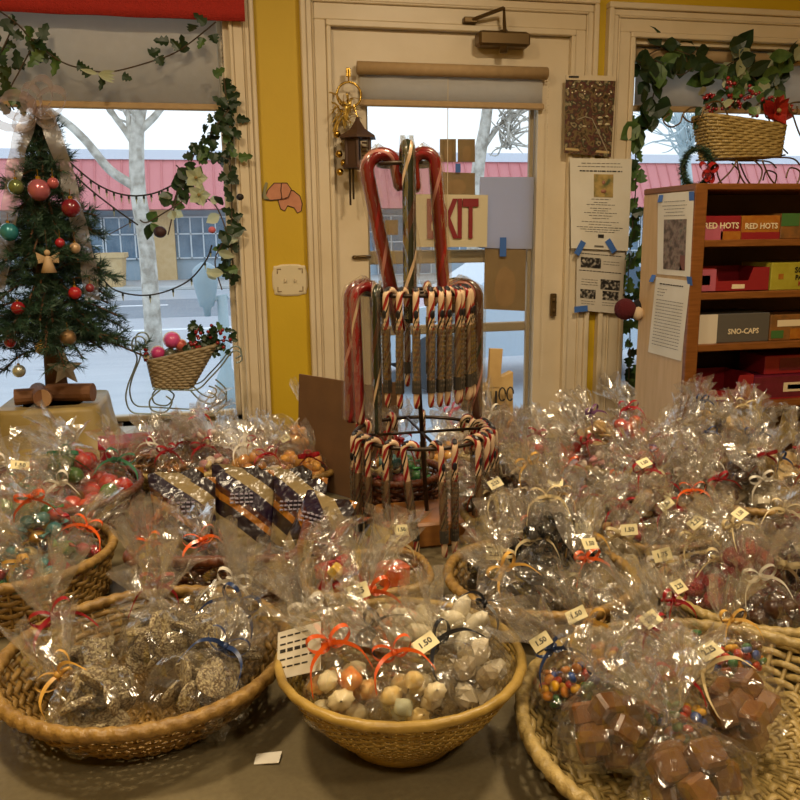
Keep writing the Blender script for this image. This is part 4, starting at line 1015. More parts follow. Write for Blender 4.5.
# cardboard and paper bag behind
pA, pB = at(297, 483, z=TZ+.002), at(362, 502, z=TZ+.002)
dirv = (pB-pA); ang = math.atan2(dirv.y, dirv.x); Lc = dirv.length
hc = at(300, 373, y=pA.y+.03).z-TZ
cb = empty('cardboard_sheet', pA, (math.radians(-4), 0, ang), label='large dark brown cardboard panel standing left of the candy cane stand', cat='cardboard')
MB().bbox((0, 0, 0), (Lc, .005, hc), .001).build('panel', CARD, cb); MB().bbox((Lc-.006, .005, 0), (Lc, .12, hc*.99), .001).build('folded_side', CARD, cb)
kb = at(494, 400, y=1.99); kz_ = at(494, 372, y=1.99).z
k = empty('paper_bag', (kb.x, 1.99, TZ+.001), label='small kraft paper bag with twisted top standing behind the canes', cat='paper bag')
hh = kz_-TZ
MB().add([(-.045, -.03, 0), (.045, -.03, 0), (.045, .03, 0), (-.045, .03, 0), (-.04, -.02, hh*.85), (.045, -.02, hh), (.045, .01, hh), (-.04, .015, hh*.85), (0.0, -.02, hh*.93)], [(3, 2, 1, 0), (0, 1, 5, 8, 4), (1, 2, 6, 5), (2, 3, 7, 6), (3, 0, 4, 7), (4, 8, 5, 6, 7)]).build('body', KRAFT, k)
MB().add([(-.022, -.022, hh*.85), (.008, -.022, hh*.85), (.016, -.02, hh+.062), (-.018, -.018, hh+.064), (-.022, -.005, hh*.85), (.008, -.005, hh*.85), (.016, -.008, hh+.062), (-.018, -.006, hh+.064)], [(0, 1, 2, 3), (7, 6, 5, 4), (0, 3, 7, 4), (1, 5, 6, 2), (3, 2, 6, 7)]).build('twisted_top', KRAFT, k)
m = MB()
for dx in (.012, .034): m.tube([(dx+.009*math.cos(a*.55), -.0315, hh*.78+.018*math.sin(a*.55)) for a in range(11)], .0022, 5)
for dx in (-.036, -.022, -.008): m.bbox((dx, -.032, hh*.62), (dx+.006, -.0303, hh*.82), .0005)
m.build('printed_mark', INK, k)

# ------------------------------------------------------------------ candies
def lump(seed, r, sub=1.0, n=9, sq=1.0):
    R = random.Random(seed); m = MB(); m.ball((0, 0, 0), r, n, sz=sq)
    m.v = [tuple(c*(1+R.uniform(-.16, .16)*sub) for c in v) for v in m.v]; return m
def mesh_of(mb, name, m_, smooth=True):
    me = bpy.data.meshes.new(name); me.from_pydata(mb.v, [], mb.f); me.materials.append(m_)
    if smooth: me.polygons.foreach_set('use_smooth', [True]*len(mb.f))
    me.update(); return me
NONP = mat('nonpareil', '#6a563c', .6, col2='#c4b48e', scale=300, contrast=.08, bump=.6, bscale=420)
CHOC = mat('dark_chocolate', '#33190d', .35, col2='#45240f', scale=40, coat=.3)
LIC = mat('black_licorice', '#12100f', .18, coat=.8)
def colmat(c, rough=.3, c2=None, b=0): return mat('candy_'+c+str(c2 or ''), c, rough, coat=.3, col2=c2, scale=60, bump=b, bscale=300)
def disc(r, h): 
    m = MB(); m.lathe([(r*.8, -h), (r, -h*.5), (r, h*.1), (r*.75, h*.8), (r*.3, h)], 14); return m
def cube(s_): m = MB(); m.bbox((-s_, -s_*.9, -s_*.8), (s_, s_*.9, s_*.8), s_*.22); return m
def shell(r):
    m = MB(); N = 18; vs = []
    for i in range(9):
        t = i/8
        for k in range(N):
            a = 2*PI*k/N; rr = r*math.sin(PI*min(.97, max(.03, t)))*(1+.14*math.cos(a*9)*t); vs.append((rr*math.cos(a), rr*math.sin(a)*.75, -r+2*r*t*.9))
    m.add(vs, [(i*N+k, i*N+(k+1) % N, (i+1)*N+(k+1) % N, (i+1)*N+k) for i in range(8) for k in range(N)]); return m
def pretz(r): m = MB(); m.tube([(r*math.sin(t), r*.55*math.sin(2*t+.6), r*.25*math.cos(3*t)) for t in [2*PI*i/20 for i in range(20)]], r*.25, 6, closed=True); return m
def slab(a, b, c, s_): 
    R = random.Random(s_); m = MB(); m.bbox((-a, -b, -c), (a, b, c), c*.5); m.v = [tuple(x*(1+R.uniform(-.1, .1)) for x in v) for v in m.v]; return m
def wrapc(r):
    m = MB(); m.ball((0, 0, 0), r, 9, sz=.8)
    for s_ in (-1, 1): m.tube([(s_*r*.8, 0, 0), (s_*r*1.25, 0, 0), (s_*r*1.9, 0, 0)], [r*.4, r*.18, r*.7], 7, flat=.35)
    return m
KIND = {
 'nonpareil': ([(disc(.021, .0048), NONP)], 18, .0165),
 'mm': ([(disc(.0085, .0048), colmat(c)) for c in ('#c23a1e', '#d8a01e', '#2c6a34', '#2a4a8c', '#c87a1c', '#5c3420')], 62, .0088),
 'caramel': ([(cube(.0155), colmat('#6c4422', .3, '#80552e')), (cube(.0165), colmat('#5e3a1c', .3, '#745028'))], 13, .0175),
 'licorice': ([(lump(3, .017), LIC), (lump(4, .014), LIC)], 16, .0155),
 'shell': ([(shell(.018), colmat('#d9702a', .45, '#e0a050')), (shell(.0165), colmat('#e2d0a2', .5)), (shell(.016), colmat('#d98c3a', .45, '#e6c07a'))], 14, .0175),
 'seashell_pale': ([(shell(.0165), colmat('#e6d4a8', .5)), (shell(.017), colmat('#dcb45c', .5, '#e6d09a')), (shell(.016), colmat('#b8b898', .5))], 14, .0175),
 'taffy': ([(lump(7, .015, .5, 10, 1.7), colmat('#e0d2b0', .35)), (lump(8, .014, .5, 10, 1.9), colmat('#d8cdb2', .35))], 12, .0175),
 'greychunk': ([(lump(9, .018, 1.7, 8, .75), colmat('#b8a888', .4, '#cfc4ac')), (lump(10, .016, 1.7, 8, .8), colmat('#9c8c70', .4))], 12, .0175),
 'redgum': ([(lump(11, .019, .4, 10), colmat('#c0301c', .35, '#a82018')), (lump(12, .018, .4, 10), colmat('#c8402a', .35))], 13, .0185),
 'greengum': ([(lump(13, .019, .4, 10), colmat('#5c8a34', .35, '#78a048')), (lump(14, .018, .4, 10), colmat('#4a7a30', .35))], 13, .0185),
 'mixgum': ([(lump(11, .019, .4, 10), colmat('#c0301c', .35, '#a82018')), (lump(14, .018, .4, 10), colmat('#4a7a30', .35))], 13, .0185),
 'toffee': ([(wrapc(.015), colmat('#c08c28', .3)), (wrapc(.015), colmat('#2f7a3c', .3)), (wrapc(.015), colmat('#9c1f28', .3)), (wrapc(.015), colmat('#3c7a7c', .3)), (wrapc(.015), colmat('#d8c08a', .3))], 13, .0175),
 'jelly': ([(cube(.014), colmat('#d8a838', .25, '#e8c860')), (cube(.014), colmat('#b4202a', .25))], 15, .0165),
 'rasp': ([(lump(15, .0185, .25, 12), colmat('#9c1c24', .5, '#b83038', 1.0))], 13, .0185),
 'choc': ([(lump(16, .0175, .9), CHOC), (lump(17, .0155, .9), CHOC)], 14, .0165),
 'bark': ([(slab(.024, .016, .004, 1), CHOC), (slab(.022, .018, .004, 2), colmat('#4a2c18', .4)), (slab(.02, .014, .004, 5), colmat('#c4b090', .5))], 13, .0165),
 'pretzel': ([(pretz(.018), colmat('#7a4a20', .4)), (pretz(.017), colmat('#95622c', .4))], 15, .0165),
 'peach': ([(lump(18, .018, .5), colmat('#d98a3c', .45, '#e4a85c')), (lump(19, .017, .5), colmat('#e0a044', .45))], 13, .0175),
 'mint': ([(disc(.013, .006), colmat('#e2cfc0', .35)), (disc(.013, .006), colmat('#d08a8c', .35)), (disc(.012, .006), colmat('#dcc48a', .35))], 22, .0135),
 'cracker': ([(disc(.02, .004), colmat('#c8a468', .6, '#b48c50')), (disc(.019, .005), colmat('#d4b680', .6))], 14, .017),
 'mix': ([(lump(20, .012, .9), colmat('#5c3a20', .5)), (lump(21, .013, .9), colmat('#b08850', .5)), (lump(22, .012, .9), colmat('#8c1c22', .4)), (lump(23, .012, .9), colmat('#c8b488', .5))], 24, .0135),
 'orangeblock': ([(cube(.03), colmat('#dc5a14', .35))], 1, .03),
}
for kname, (lst, n_, sp) in KIND.items(): KIND[kname] = ([mesh_of(mb, 'candy', m_, kname not in ('caramel', 'jelly', 'bark', 'orangeblock', 'greychunk', 'nonpareil')) for mb, m_ in lst], n_, sp)
R0 = .052
def pack(n, sp, seed):
    """candies settled low in the bag"""
    R = random.Random(seed); pts = []; md = sp*1.75; tries = 0
    while len(pts) < n and tries < 6000:
        tries += 1; lv = -1+1.45*(tries/6000)**.7
        v = Vector((R.gauss(0, 1), R.gauss(0, 1), R.gauss(0, 1))).normalized()*(R.random()**.33)
        v = Vector((v.x*(R0-sp*.95), v.y*(R0-sp*.95), v.z*(R0*.86-sp*.9)))
        if v.z > R0*(lv+.25): continue
        if all((v-q).length > md*(1 if tries < 4000 else .8) for q in pts): pts.append(v)
    return pts
PACK = {k: [pack(v[1], v[2], s_*31+5) for s_ in range(3)] if k != 'orangeblock' else [[Vector((0, 0, -.008))]]*3 for k, v in KIND.items()}

# ------------------------------------------------------------------ cellophane
def film_mesh(seed, fl=.055, ht=.07):
    R = random.Random(seed); N = 34; V = []; k1 = R.choice((4, 5, 6)); k2 = R.choice((7, 9, 11)); f1, f2, f3 = (R.uniform(0, 6.28) for _ in range(3))
    CR_ = [(Vector((R.gauss(0, 1), R.gauss(0, 1), R.gauss(0, 1))).normalized()*R.uniform(60, 190), R.uniform(0, 6)) for _ in range(5)]
    def crum(p): return sum(abs(math.sin(q.dot(p)+f_)) for q, f_ in CR_)/5-.6
    body = [(-.86, .30), (-.85, .62), (-.72, .88), (-.5, 1.0), (-.25, 1.05), (0, 1.06), (.22, 1.0), (.42, .88), (.6, .7), (.76, .52), (.9, .37), (1.04, .22), (1.15, .125)]
    nr = 0; ex, ey = R.uniform(.9, 1.14), R.uniform(.86, 1.05)
    for z, r_ in body:
        for k in range(N):
            a = 2*PI*k/N; pl = .03+.13*max(0, (z+.2))*(1.2-z*.3); rr = R0*r_*(1+pl*math.sin(k2*a+f2)+.6*pl*math.sin((k2*2+1)*a+f1))
            p = Vector((rr*math.cos(a)*ex, rr*math.sin(a)*ey, R0*z)); q = 1+.62*crum(p)*min(1, r_*1.5); V.append((p.x*q, p.y*q, p.z*(1+.12*crum(p*1.3)) if z > -.8 else p.z))
        nr += 1
    nb_ = nr; zb = R0*1.16; lean = Vector((R.uniform(-.55, .55), R.uniform(-.55, .55), 0))
    for t in (.12, .34, .62, .84, 1):
        for k in range(N):
            a = 2*PI*k/N; fold = math.sin(k1*a+f1+t*.8); fold2 = math.sin(k2*a+f3-t)
            rr = .007+fl*(t**.75)*(.62+.34*fold+.22*fold2*t+.16*(k % 2)*t)
            a2 = a+.3*t*fold2
            z = zb+ht*t*(1+.22*math.sin(2*a+f3)+.17*math.sin(k2*a+f1)*t)
            p = Vector((rr*math.cos(a2)+lean.x*ht*t*t, rr*math.sin(a2)+lean.y*ht*t*t, z))
            p += Vector((math.cos(a2), math.sin(a2), .4*math.sin(a*5)))*(crum(p*1.2)*.02*t)+Vector((0, 0, R.uniform(-.005, .005)*(t > .95))); V.append(tuple(p))
        nr += 1
    fs = []; ms = []
    for i in range(nr-1):
        for k in range(N):
            a, b, c, d_ = i*N+k, i*N+(k+1) % N, (i+1)*N+(k+1) % N, (i+1)*N+k
            if (i+k) % 2: fs += [(a, b, c), (a, c, d_)]
            else: fs += [(a, b, d_), (b, c, d_)]
            ms += [1 if i >= nb_-2 else 0]*2
    fs.append(tuple(range(N-1, -1, -1))); ms.append(0)
    me = bpy.data.meshes.new('film'); me.from_pydata(V, [], fs); me.materials.append(CEL); me.materials.append(CELT); me.polygons.foreach_set('material_index', ms); me.update(); return me
FILMS = [film_mesh(s_, R.uniform(.042, .056), R.uniform(.055, .08)) for s_, R in ((i, random.Random(i*7+1)) for i in range(14))]
def bow_mesh(c, seed):
    R = random.Random(seed); m = MB(); z = R0*1.17
    m.tube([(.0085*math.cos(a*PI/5), .0085*math.sin(a*PI/5), z) for a in range(10)], .0028, 6, closed=True)
    y = -.011
    for s_ in (-1, 1):
        n = 14; lp = []
        for i in range(n+1):
            a = 2*PI*i/n; k = .5-.5*math.cos(a); lp.append(Vector((s_*.028*k, y-.006*math.sin(a)-.006*k, z+.011*math.sin(a)*1.0+.008*k)))
        vs = []
        for p in lp: vs += [p+Vector((0, -.0026, -.0022)), p+Vector((0, .0026, .0022))]
        m.add(vs, [(2*i, 2*i+2, 2*i+3, 2*i+1) for i in range(n)])
        L = R.uniform(.035, .06); pp = smoothpath([Vector((0, y, z)), Vector((s_*L*.4, y-.012, z-.004)), Vector((s_*L*.8, y-.018, z-.018)), Vector((s_*L, y-.016, z-.03-R.uniform(0, .02)))], 4)
        vs = []
        for p in pp: vs += [p+Vector((0, 0, .003)), p-Vector((0, 0, .003))]
        m.add(vs, [(2*i, 2*i+2, 2*i+3, 2*i+1) for i in range(len(pp)-1)])
    m.ball((0, y, z), .005, 8)
    return mesh_of(m, 'ribbon', mat('ribbon_'+c, c, .3, coat=.3), True)
BOWC = {'red': '#9c1420', 'orange': '#dc5a1c', 'yellow': '#d0a04a', 'cream': '#d8c394', 'navy blue': '#1f3560', 'green': '#3f7a5c', 'white': '#ddd4c4', 'black': '#1c1f28', 'pink': '#c85a78', 'purple': '#6a4468'}
BOWS = {k: [bow_mesh(v, 3), bow_mesh(v, 8)] for k, v in BOWC.items()}
tagmesh = MB().bbox((-.0155, -.0008, -.0105), (.0155, .0, .0105), .0003)
tagmesh = mesh_of(tagmesh, 'price_tag', TAGP, False)
def price_mesh(s_):
    e = empty('tmp'); o = text('lettering', s_, .011, TM((0, -.0011, .0)), INK, e, ext=.0001, bold=.0003); me = o.data
    bpy.data.objects.remove(o); bpy.data.objects.remove(e); return me
PR = {s_: price_mesh(s_) for s_ in ('1.50', '2.25', '1.75')}
def link(name, me, parent, M=None):
    o = bpy.data.objects.new(name, me); C.objects.link(o); o.parent = parent
    if M is not None: o.matrix_local = M
    return o
LABELS = set(); BAGN = [0]
def bag(x, y, z, kind, rib, label, scale=1.0, tilt=0, az=0, tagp=None, group='cellophane candy bags', bowdir=None, wide=1.0, cnt=None):
    """z is the height of the middle of the filled part; tilt leans the neck towards azimuth az"""
    assert label not in LABELS, label
    LABELS.add(label); i = BAGN[0]; BAGN[0] += 1; R = random.Random(i*13+5)
    e = bpy.data.objects.new('candy_bag', None); C.objects.link(e)
    e['label'] = label; e['category'] = 'candy bag'; e['group'] = group
    A_ = Matrix.Rotation(az, 4, 'Z') @ Matrix.Rotation(tilt, 4, 'Y') @ Matrix.Rotation(-az, 4, 'Z')
    cam_rz = math.atan2(-x, y)*-1  # bow and tag turned to the side people stand on
    e.matrix_world = Matrix.Translation((x, y, z)) @ A_ @ Matrix.Rotation((bowdir if bowdir is not None else R.uniform(-.5, .5)), 4, 'Z') @ Matrix.Diagonal((scale*wide, scale*wide, scale, 1))
    link('film', FILMS[i % len(FILMS)], e, Matrix.Rotation(R.uniform(0, 6.28), 4, 'Z'))
    if rib: link('ribbon', BOWS[rib][i % 2], e)
    ms, n, sp = KIND[kind]; pk = PACK[kind][i % 3]; rz = Matrix.Rotation(R.uniform(0, 6.28), 4, 'Z')
    for q, p in enumerate(pk[:cnt or 999]):
        rot = Matrix.Rotation(R.uniform(0, 6.28), 4, 'Z') @ Matrix.Rotation(R.uniform(0, 3.1), 4, 'X')
        if kind == 'orangeblock': rot = Matrix.Identity(4)
        link('candy', ms[R.randrange(len(ms))], e, Matrix.Translation(rz @ p) @ rot)
    if tagp:
        M = Matrix.Translation((R.uniform(-.02, .02), -.034, R0*1.17+R.uniform(.006, .03))) @ Matrix.Rotation(R.uniform(-.35, .35), 4, 'Y') @ Matrix.Rotation(-.5, 4, 'X') @ Matrix.Scale(1.0, 4)
        t = link('price_tag', tagmesh, e, M); link('lettering', PR[tagp], t)
    return e
def sector(dx, dy, rr):
    d_ = math.hypot(dx, dy)
    if d_ < rr*.25: return 'in the middle'
    a = math.degrees(math.atan2(dy, dx)) % 360
    return 'at the '+['right', 'back right', 'back', 'back left', 'left', 'front left', 'front', 'front right'][int((a+22.5)//45) % 8]
def heap(cx, cy, rr, bname, kinds, n1=6, n2=3, s=1.0, z0=.79, tags=0, seed=1, tmax=.35, h=.06, ph=0, top='piled on top'):
    R = random.Random(seed); k = 0
    spots = [(0, 0, 0)] if n1 > 4 else []
    spots += [(rr*math.cos(ph+2*PI*i/n1), rr*math.sin(ph+2*PI*i/n1), 0) for i in range(n1)]
    spots += [(rr*.55*math.cos(ph+.5+2*PI*i/n2), rr*.55*math.sin(ph+.5+2*PI*i/n2), 1) for i in range(n2)]
    for dx, dy, l in spots:
        kd, desc, rib = kinds[k % len(kinds)]; k += 1
        az = math.atan2(dy, dx) if (dx or dy) else R.uniform(0, 6)
        sc_ = s*R.uniform(.92, 1.06); lab = 'bag of %s%s, %s%s of the %s' % (desc, ', %s ribbon' % rib if rib else '', sector(dx, dy, rr).replace('at the ', ''), ' top' if l else '', bname)
        b_ = lab; q = 0
        while lab in LABELS:
            q += 1; lab = b_+' '+['further in', 'near rim', 'low down'][q-1]
        bag(cx+dx*R.uniform(.94, 1.06), cy+dy*R.uniform(.94, 1.06), z0+l*h+R.uniform(0, .008), kd, rib, lab, sc_, R.uniform(.25, tmax+.25), PI/2+R.uniform(-1.1, 1.1) if R.random() < .75 else R.uniform(0, 6.28), ('1.50', '2.25', '1.75')[k % 3] if R.random() < tags else None, 'candy bags in the '+bname)

# front left basket of nonpareils
G1 = 'nonpareil bags in the front left basket'
zf = TZ+.06
bag(-.225, 1.065, zf, 'nonpareil', 'red', 'clear bag with red bow and puffed film at left of the nonpareil basket', 1.0, .55, 2.6, group=G1, cnt=9)
bag(-.185, 0.930, zf, 'nonpareil', 'yellow', 'bag of round sprinkled nonpareils with yellow ribbon at the front of its basket', 1.0, 1.2, 2.3, group=G1)
bag(-.11, 1.035, zf+.02, 'nonpareil', None, 'untied bag of nonpareils in the middle of the front left basket', 1.0, .8, 1.8, group=G1)
bag(-.06, 0.930, zf, 'nonpareil', 'navy blue', 'bag of nonpareils with navy ribbon at the front right of its basket', 1.0, 1.0, .9, group=G1)
bag(-.035, 1.035, zf+.005, 'nonpareil', 'navy blue', 'bag of nonpareils with navy ribbon at the right of its basket', 1.05, .6, .4, group=G1)
bag(-.14, 1.140, zf, 'nonpareil', 'red', 'bag of nonpareils with red ribbon at the back of its basket', .95, .3, 1.0, group=G1)
bag(-.04, 1.130, zf, 'nonpareil', 'white', 'bag of nonpareils with white ribbon at the back right of its basket', .95, .5, .5, group=G1)
# bamboo bowl
G2 = 'candy bags in the bamboo bowl'; zf = TZ+.093
bag(0.108, 0.840, zf, 'shell', 'orange', 'bag of orange and white shell candies with orange bow, front left of bamboo bowl', .95, .45, 2.2, group=G2, bowdir=.1)
bag(0.183, 0.810, zf, 'seashell_pale', 'orange', 'bag of pale yellow shell candies at the front of the bamboo bowl', .85, .7, 2.0, group=G2)
bag(0.173, 0.950, zf+.01, 'shell', 'orange', 'bag of bright orange shell candies at the back of the bamboo bowl', .95, .3, 2.4, group=G2, tagp='2.25')
bag(0.258, 0.830, zf+.005, 'greychunk', 'black', 'bag of greyish chunks with black ribbon at the front right of the bamboo bowl', .92, .9, 2.6, group=G2, tagp='1.50')
bag(0.198, 0.880, zf+.035, 'taffy', 'black', 'bag of white taffy with black ribbon in the middle of the bamboo bowl', .85, 1.25, 2.9, group=G2)
bag(0.268, 0.915, zf+.02, 'taffy', 'black', 'bag of smooth white candies with its neck stretched right over the bowl rim', .82, 1.2, .6, group=G2)
bag(0.088, 0.930, zf+.01, 'greychunk', 'white', 'half empty clear bag at the left back of the bamboo bowl', .88, .35, 2.6, group=G2, cnt=5)
# paper card in the bowl
c_ = empty('paper_card', (.06, .875, TZ+.13), (math.radians(-35), math.radians(-25), math.radians(-40)), label='white printed card leaning out over the left rim of the bamboo bowl', cat='card')
MB().bbox((-.035, -.001, -.028), (.035, 0, .028), .0003).build('card', WHITEP, c_)
m = MB()
for i in range(5):
    for j in range(4+(i % 2)): m.bbox((-.03+j*.012, -.0016, .02-i*.009), (-.03+j*.012+.009, -.001, .02-i*.009+(.004 if i == 2 else .0018)), .0001)
m.build('printed_lines', INK, c_)
# front right tray
G3 = 'candy bags in the front right tray'; zf = TZ+.062
T3 = [(.385, .835, 'mm', 'navy blue', 'bag of rainbow chocolate lentils with navy ribbon at the left edge of the right tray', .8, .5, 2.4, '1.50'),
 (.45, .875, 'mm', 'yellow', 'bag of rainbow lentils with yellow ribbon at the back left of the right tray', .85, .5, 1.9, '1.50'),
 (.395, .745, 'caramel', None, 'large untied bag of brown caramels at the left front of the right tray', 1.0, .6, 1.5, None),
 (.44, .65, 'caramel', None, 'large bag of brown caramels nearest the camera in the right tray', 1.02, .65, 1.7, None),
 (.475, .745, 'mm', 'red', 'bag of rainbow lentils with red ribbon between the caramel bags', .75, .45, 1.2, None),
 (.50, .835, 'mm', 'red', 'bag of rainbow lentils with big red bow in the middle of the right tray', .9, .5, 1.6, '2.25'),
 (.555, .74, 'caramel', 'cream', 'bag of caramels with cream ribbon at the right of the right tray', .98, .9, 2.4, '2.25'),
 (.565, .905, 'mm', 'red', 'bag of rainbow lentils with red bow at the back of the right tray', .85, .5, 1.3, '2.25'),
 (.625, .845, 'mm', 'yellow', 'bag of rainbow lentils with yellow ribbon at the back right of the right tray', .75, .6, 1.5, None)]
for x, y, kd, rib, lb, s_, tl_, az, tg in T3: bag(x, y, zf+(.004 if kd == 'mm' else 0), kd, rib, lb, s_, tl_, az, tg, G3)
heap(.475, 1.15, .088, 'licorice basket', [('licorice', 'black licorice', 'cream'), ('licorice', 'black licorice', 'yellow'), ('licorice', 'black licorice', 'orange')], 5, 1, .92, TZ+.058, .6, 5, .5, ph=.3)
# small square basket
bag(.155, 1.235, TZ+.062, 'jelly', None, 'tall clear bag of yellow and red jelly cubes in the small square basket', .85, .2, 2.4, group='bags in the small square basket')
bag(.245, 1.23, TZ+.062, 'orangeblock', 'cream', 'clear bag with a bright orange block in the small square basket', .82, .15, 1.2, '1.50', group='bags in the small square basket')
# behind: heaps in round baskets
HB = [(.80, 1.04, .095, 'raspberry basket', [('rasp', 'red raspberry drops', 'cream'), ('choc', 'dark chocolates', 'white'), ('rasp', 'red raspberry drops', 'red'), ('choc', 'dark chocolate chunks', 'cream')], .145),
 (.775, 1.36, .095, 'nut mix basket', [('mix', 'nut and berry mix', 'red'), ('pretzel', 'brown pretzels', 'red'), ('mix', 'nut and berry mix', 'orange'), ('greychunk', 'pale nougat', 'red')], .14),
 (.565, 1.47, .08, 'chocolate bark basket', [('bark', 'chocolate bark', 'cream'), ('bark', 'dark bark pieces', 'yellow'), ('choc', 'dark chocolates', 'orange')], .12),
 (.62, 1.90, .095, 'pastel mint basket', [('mint', 'pink and white mints', 'orange'), ('mint', 'pastel mints', 'pink'), ('peach', 'peach candies', 'white')], .14),
 (.93, 1.80, .095, 'red gummy basket', [('redgum', 'orange-red gummies', 'red'), ('redgum', 'red gummies', 'red'), ('mint', 'pink mints', 'red'), ('cracker', 'tan crackers', 'purple')], .14),
 (1.10, 1.48, .095, 'chocolate pretzel basket', [('cracker', 'tan crackers', 'navy blue'), ('bark', 'chocolate pieces', 'red'), ('greychunk', 'pale nougat', 'white'), ('choc', 'dark chocolates', 'red')], .145),
 (1.12, 1.13, .085, 'peach chip basket', [('peach', 'orange peach chips', 'white'), ('peach', 'golden peach slices', 'cream'), ('choc', 'dark chocolates', 'red')], .13),
 (1.245, 1.82, .09, 'cracker basket', [('cracker', 'tan crackers', 'navy blue'), ('cracker', 'round crackers', 'cream')], .135),
 (-.13, 2.02, .09, 'pretzel knot basket', [('pretzel', 'brown pretzel knots', 'red'), ('mint', 'white mints', 'red'), ('pretzel', 'pretzel knots', 'white')], .13),
 (.12, 1.93, .09, 'orange slice basket', [('peach', 'orange slices', 'red'), ('peach', 'orange slices', 'white'), ('mint', 'pink mints', 'red')], .13)]
for i, (x, y, rr, nm, kinds, br) in enumerate(HB):
    rb('wicker_basket', x, y, br, .05, br*.7, 'round wicker basket under the heap, the %s' % nm, WICK if i % 2 else WICK2, ns=40, amp=.0022)
    heap(x, y, rr, nm, kinds, 6 if rr > .088 else 5, 1 if x < .3 else 2, .9, TZ+.056, .35 if i < 3 else .12, 20+i, .4, ph=i*.7)
# fill between the heaps: bags standing straight on the table
FILL = [(.645, 1.215, 'greychunk', 'cream', 'grey nougat', '1.50'), (.655, 1.09, 'greychunk', 'white', 'pale grey nougat', '1.75'), (.98, 1.2, 'choc', 'red', 'dark chocolates', None), (.955, 1.52, 'bark', 'white', 'chocolate bark', None), (.74, 1.64, 'choc', 'orange', 'dark chocolates', None), (.775, 1.93, 'redgum', 'red', 'red gummies', None), (.51, 1.76, 'mint', 'cream', 'pastel mints', None), (1.07, 1.68, 'greychunk', 'purple', 'nougat', None), (1.31, 1.62, 'cracker', 'red', 'crackers', None)]
near = ['between licorice and nut mix baskets', 'between licorice basket and raspberry basket', 'between raspberry and peach chip baskets', 'between nut mix and pretzel baskets', 'behind the nut mix basket', 'between pastel mint and red gummy baskets', 'in front of the pastel mint basket', 'behind the chocolate pretzel basket', 'in front of the cracker basket']
for (x, y, kd, rib, ds, tg), nr_ in zip(FILL, near): bag(x, y, TZ+.046, kd, rib, 'bag of %s, %s ribbon, %s' % (ds, rib, nr_), .9, .12, rnd.uniform(0, 6), tg, 'candy bags standing between the baskets')
# left baskets
heap(-.40, 1.74, .12, 'gumdrop basket', [('redgum', 'red gumdrops', 'white'), ('mixgum', 'red and green gumdrops', 'green'), ('greengum', 'green gumdrops', 'green')], 6, 1, 1.16, TZ+.068, .1, 41, .5, ph=.2)
heap(-.375, 1.40, .09, 'toffee basket', [('toffee', 'bright wrapped toffees', 'yellow'), ('toffee', 'gold and green toffees', 'orange'), ('toffee', 'wrapped toffees', 'green')], 6, 1, .95, TZ+.06, .0, 43, .5, ph=.1)
bag(.36, 1.72, TZ+.085, 'toffee', 'red', 'bag of gold and red wrapped candies seen between the candy canes', 1.2, .1, 1, group='candy bags behind the stand')
# rectangular basket: clear bags in front, snack pouches behind
G4 = 'bags in the brown rectangular basket'
bag(-.13, 1.30, TZ+.065, 'peach', 'orange', 'clear bag with orange ribbon at the front left of the brown rectangular basket', .9, .5, 2.2, group=G4, cnt=7)
bag(-.045, 1.28, TZ+.065, 'greychunk', 'orange', 'puffed clear bag with orange ribbon at the front of the brown rectangular basket', 1.0, .8, 2.0, group=G4, cnt=4)
bag(.05, 1.27, TZ+.06, 'greychunk', None, 'puffed empty-looking clear bag at the front right of the brown rectangular basket', .9, 1.1, .3, group=G4, cnt=4)
def foil():
    m = bpy.data.materials.new('striped_foil'); m.use_nodes = True; nt = m.node_tree; n = nt.nodes; L = nt.links; b = n['Principled BSDF']
    b.inputs['Roughness'].default_value = .28; b.inputs['Coat Weight'].default_value = .5
    tc = n.new('ShaderNodeTexCoord'); d_ = n.new('ShaderNodeVectorMath'); d_.operation = 'DOT_PRODUCT'; d_.inputs[1].default_value = (6.5, 0, 8.0); L.new(tc.outputs['Object'], d_.inputs[0])
    f_ = n.new('ShaderNodeMath'); f_.operation = 'FRACT'; L.new(d_.outputs['Value'], f_.inputs[0]); r = n.new('ShaderNodeValToRGB'); r.color_ramp.interpolation = 'CONSTANT'
    cols = [(0, '#7d6c4a'), (.26, '#1b1016'), (.5, '#8a5618'), (.62, '#3c1a12'), (.72, '#1c1024')]
    while len(r.color_ramp.elements) < 5: r.color_ramp.elements.new(.5)
    for e_, (p, c) in zip(r.color_ramp.elements, cols): e_.position = p
    for i_, (p, c) in enumerate(cols): r.color_ramp.elements[i_].color = lin(c)
    L.new(f_.outputs[0], r.inputs[0]); L.new(r.outputs[0], b.inputs['Base Color'])
    no = n.new('ShaderNodeTexNoise'); no.inputs['Scale'].default_value = 28; L.new(tc.outputs['Object'], no.inputs[0]); bp = n.new('ShaderNodeBump'); bp.inputs['Strength'].default_value = .6; bp.inputs['Distance'].default_value = .02
    L.new(no.outputs[0], bp.inputs['Height']); L.new(bp.outputs[0], b.inputs['Normal']); return m
FO = [foil()]
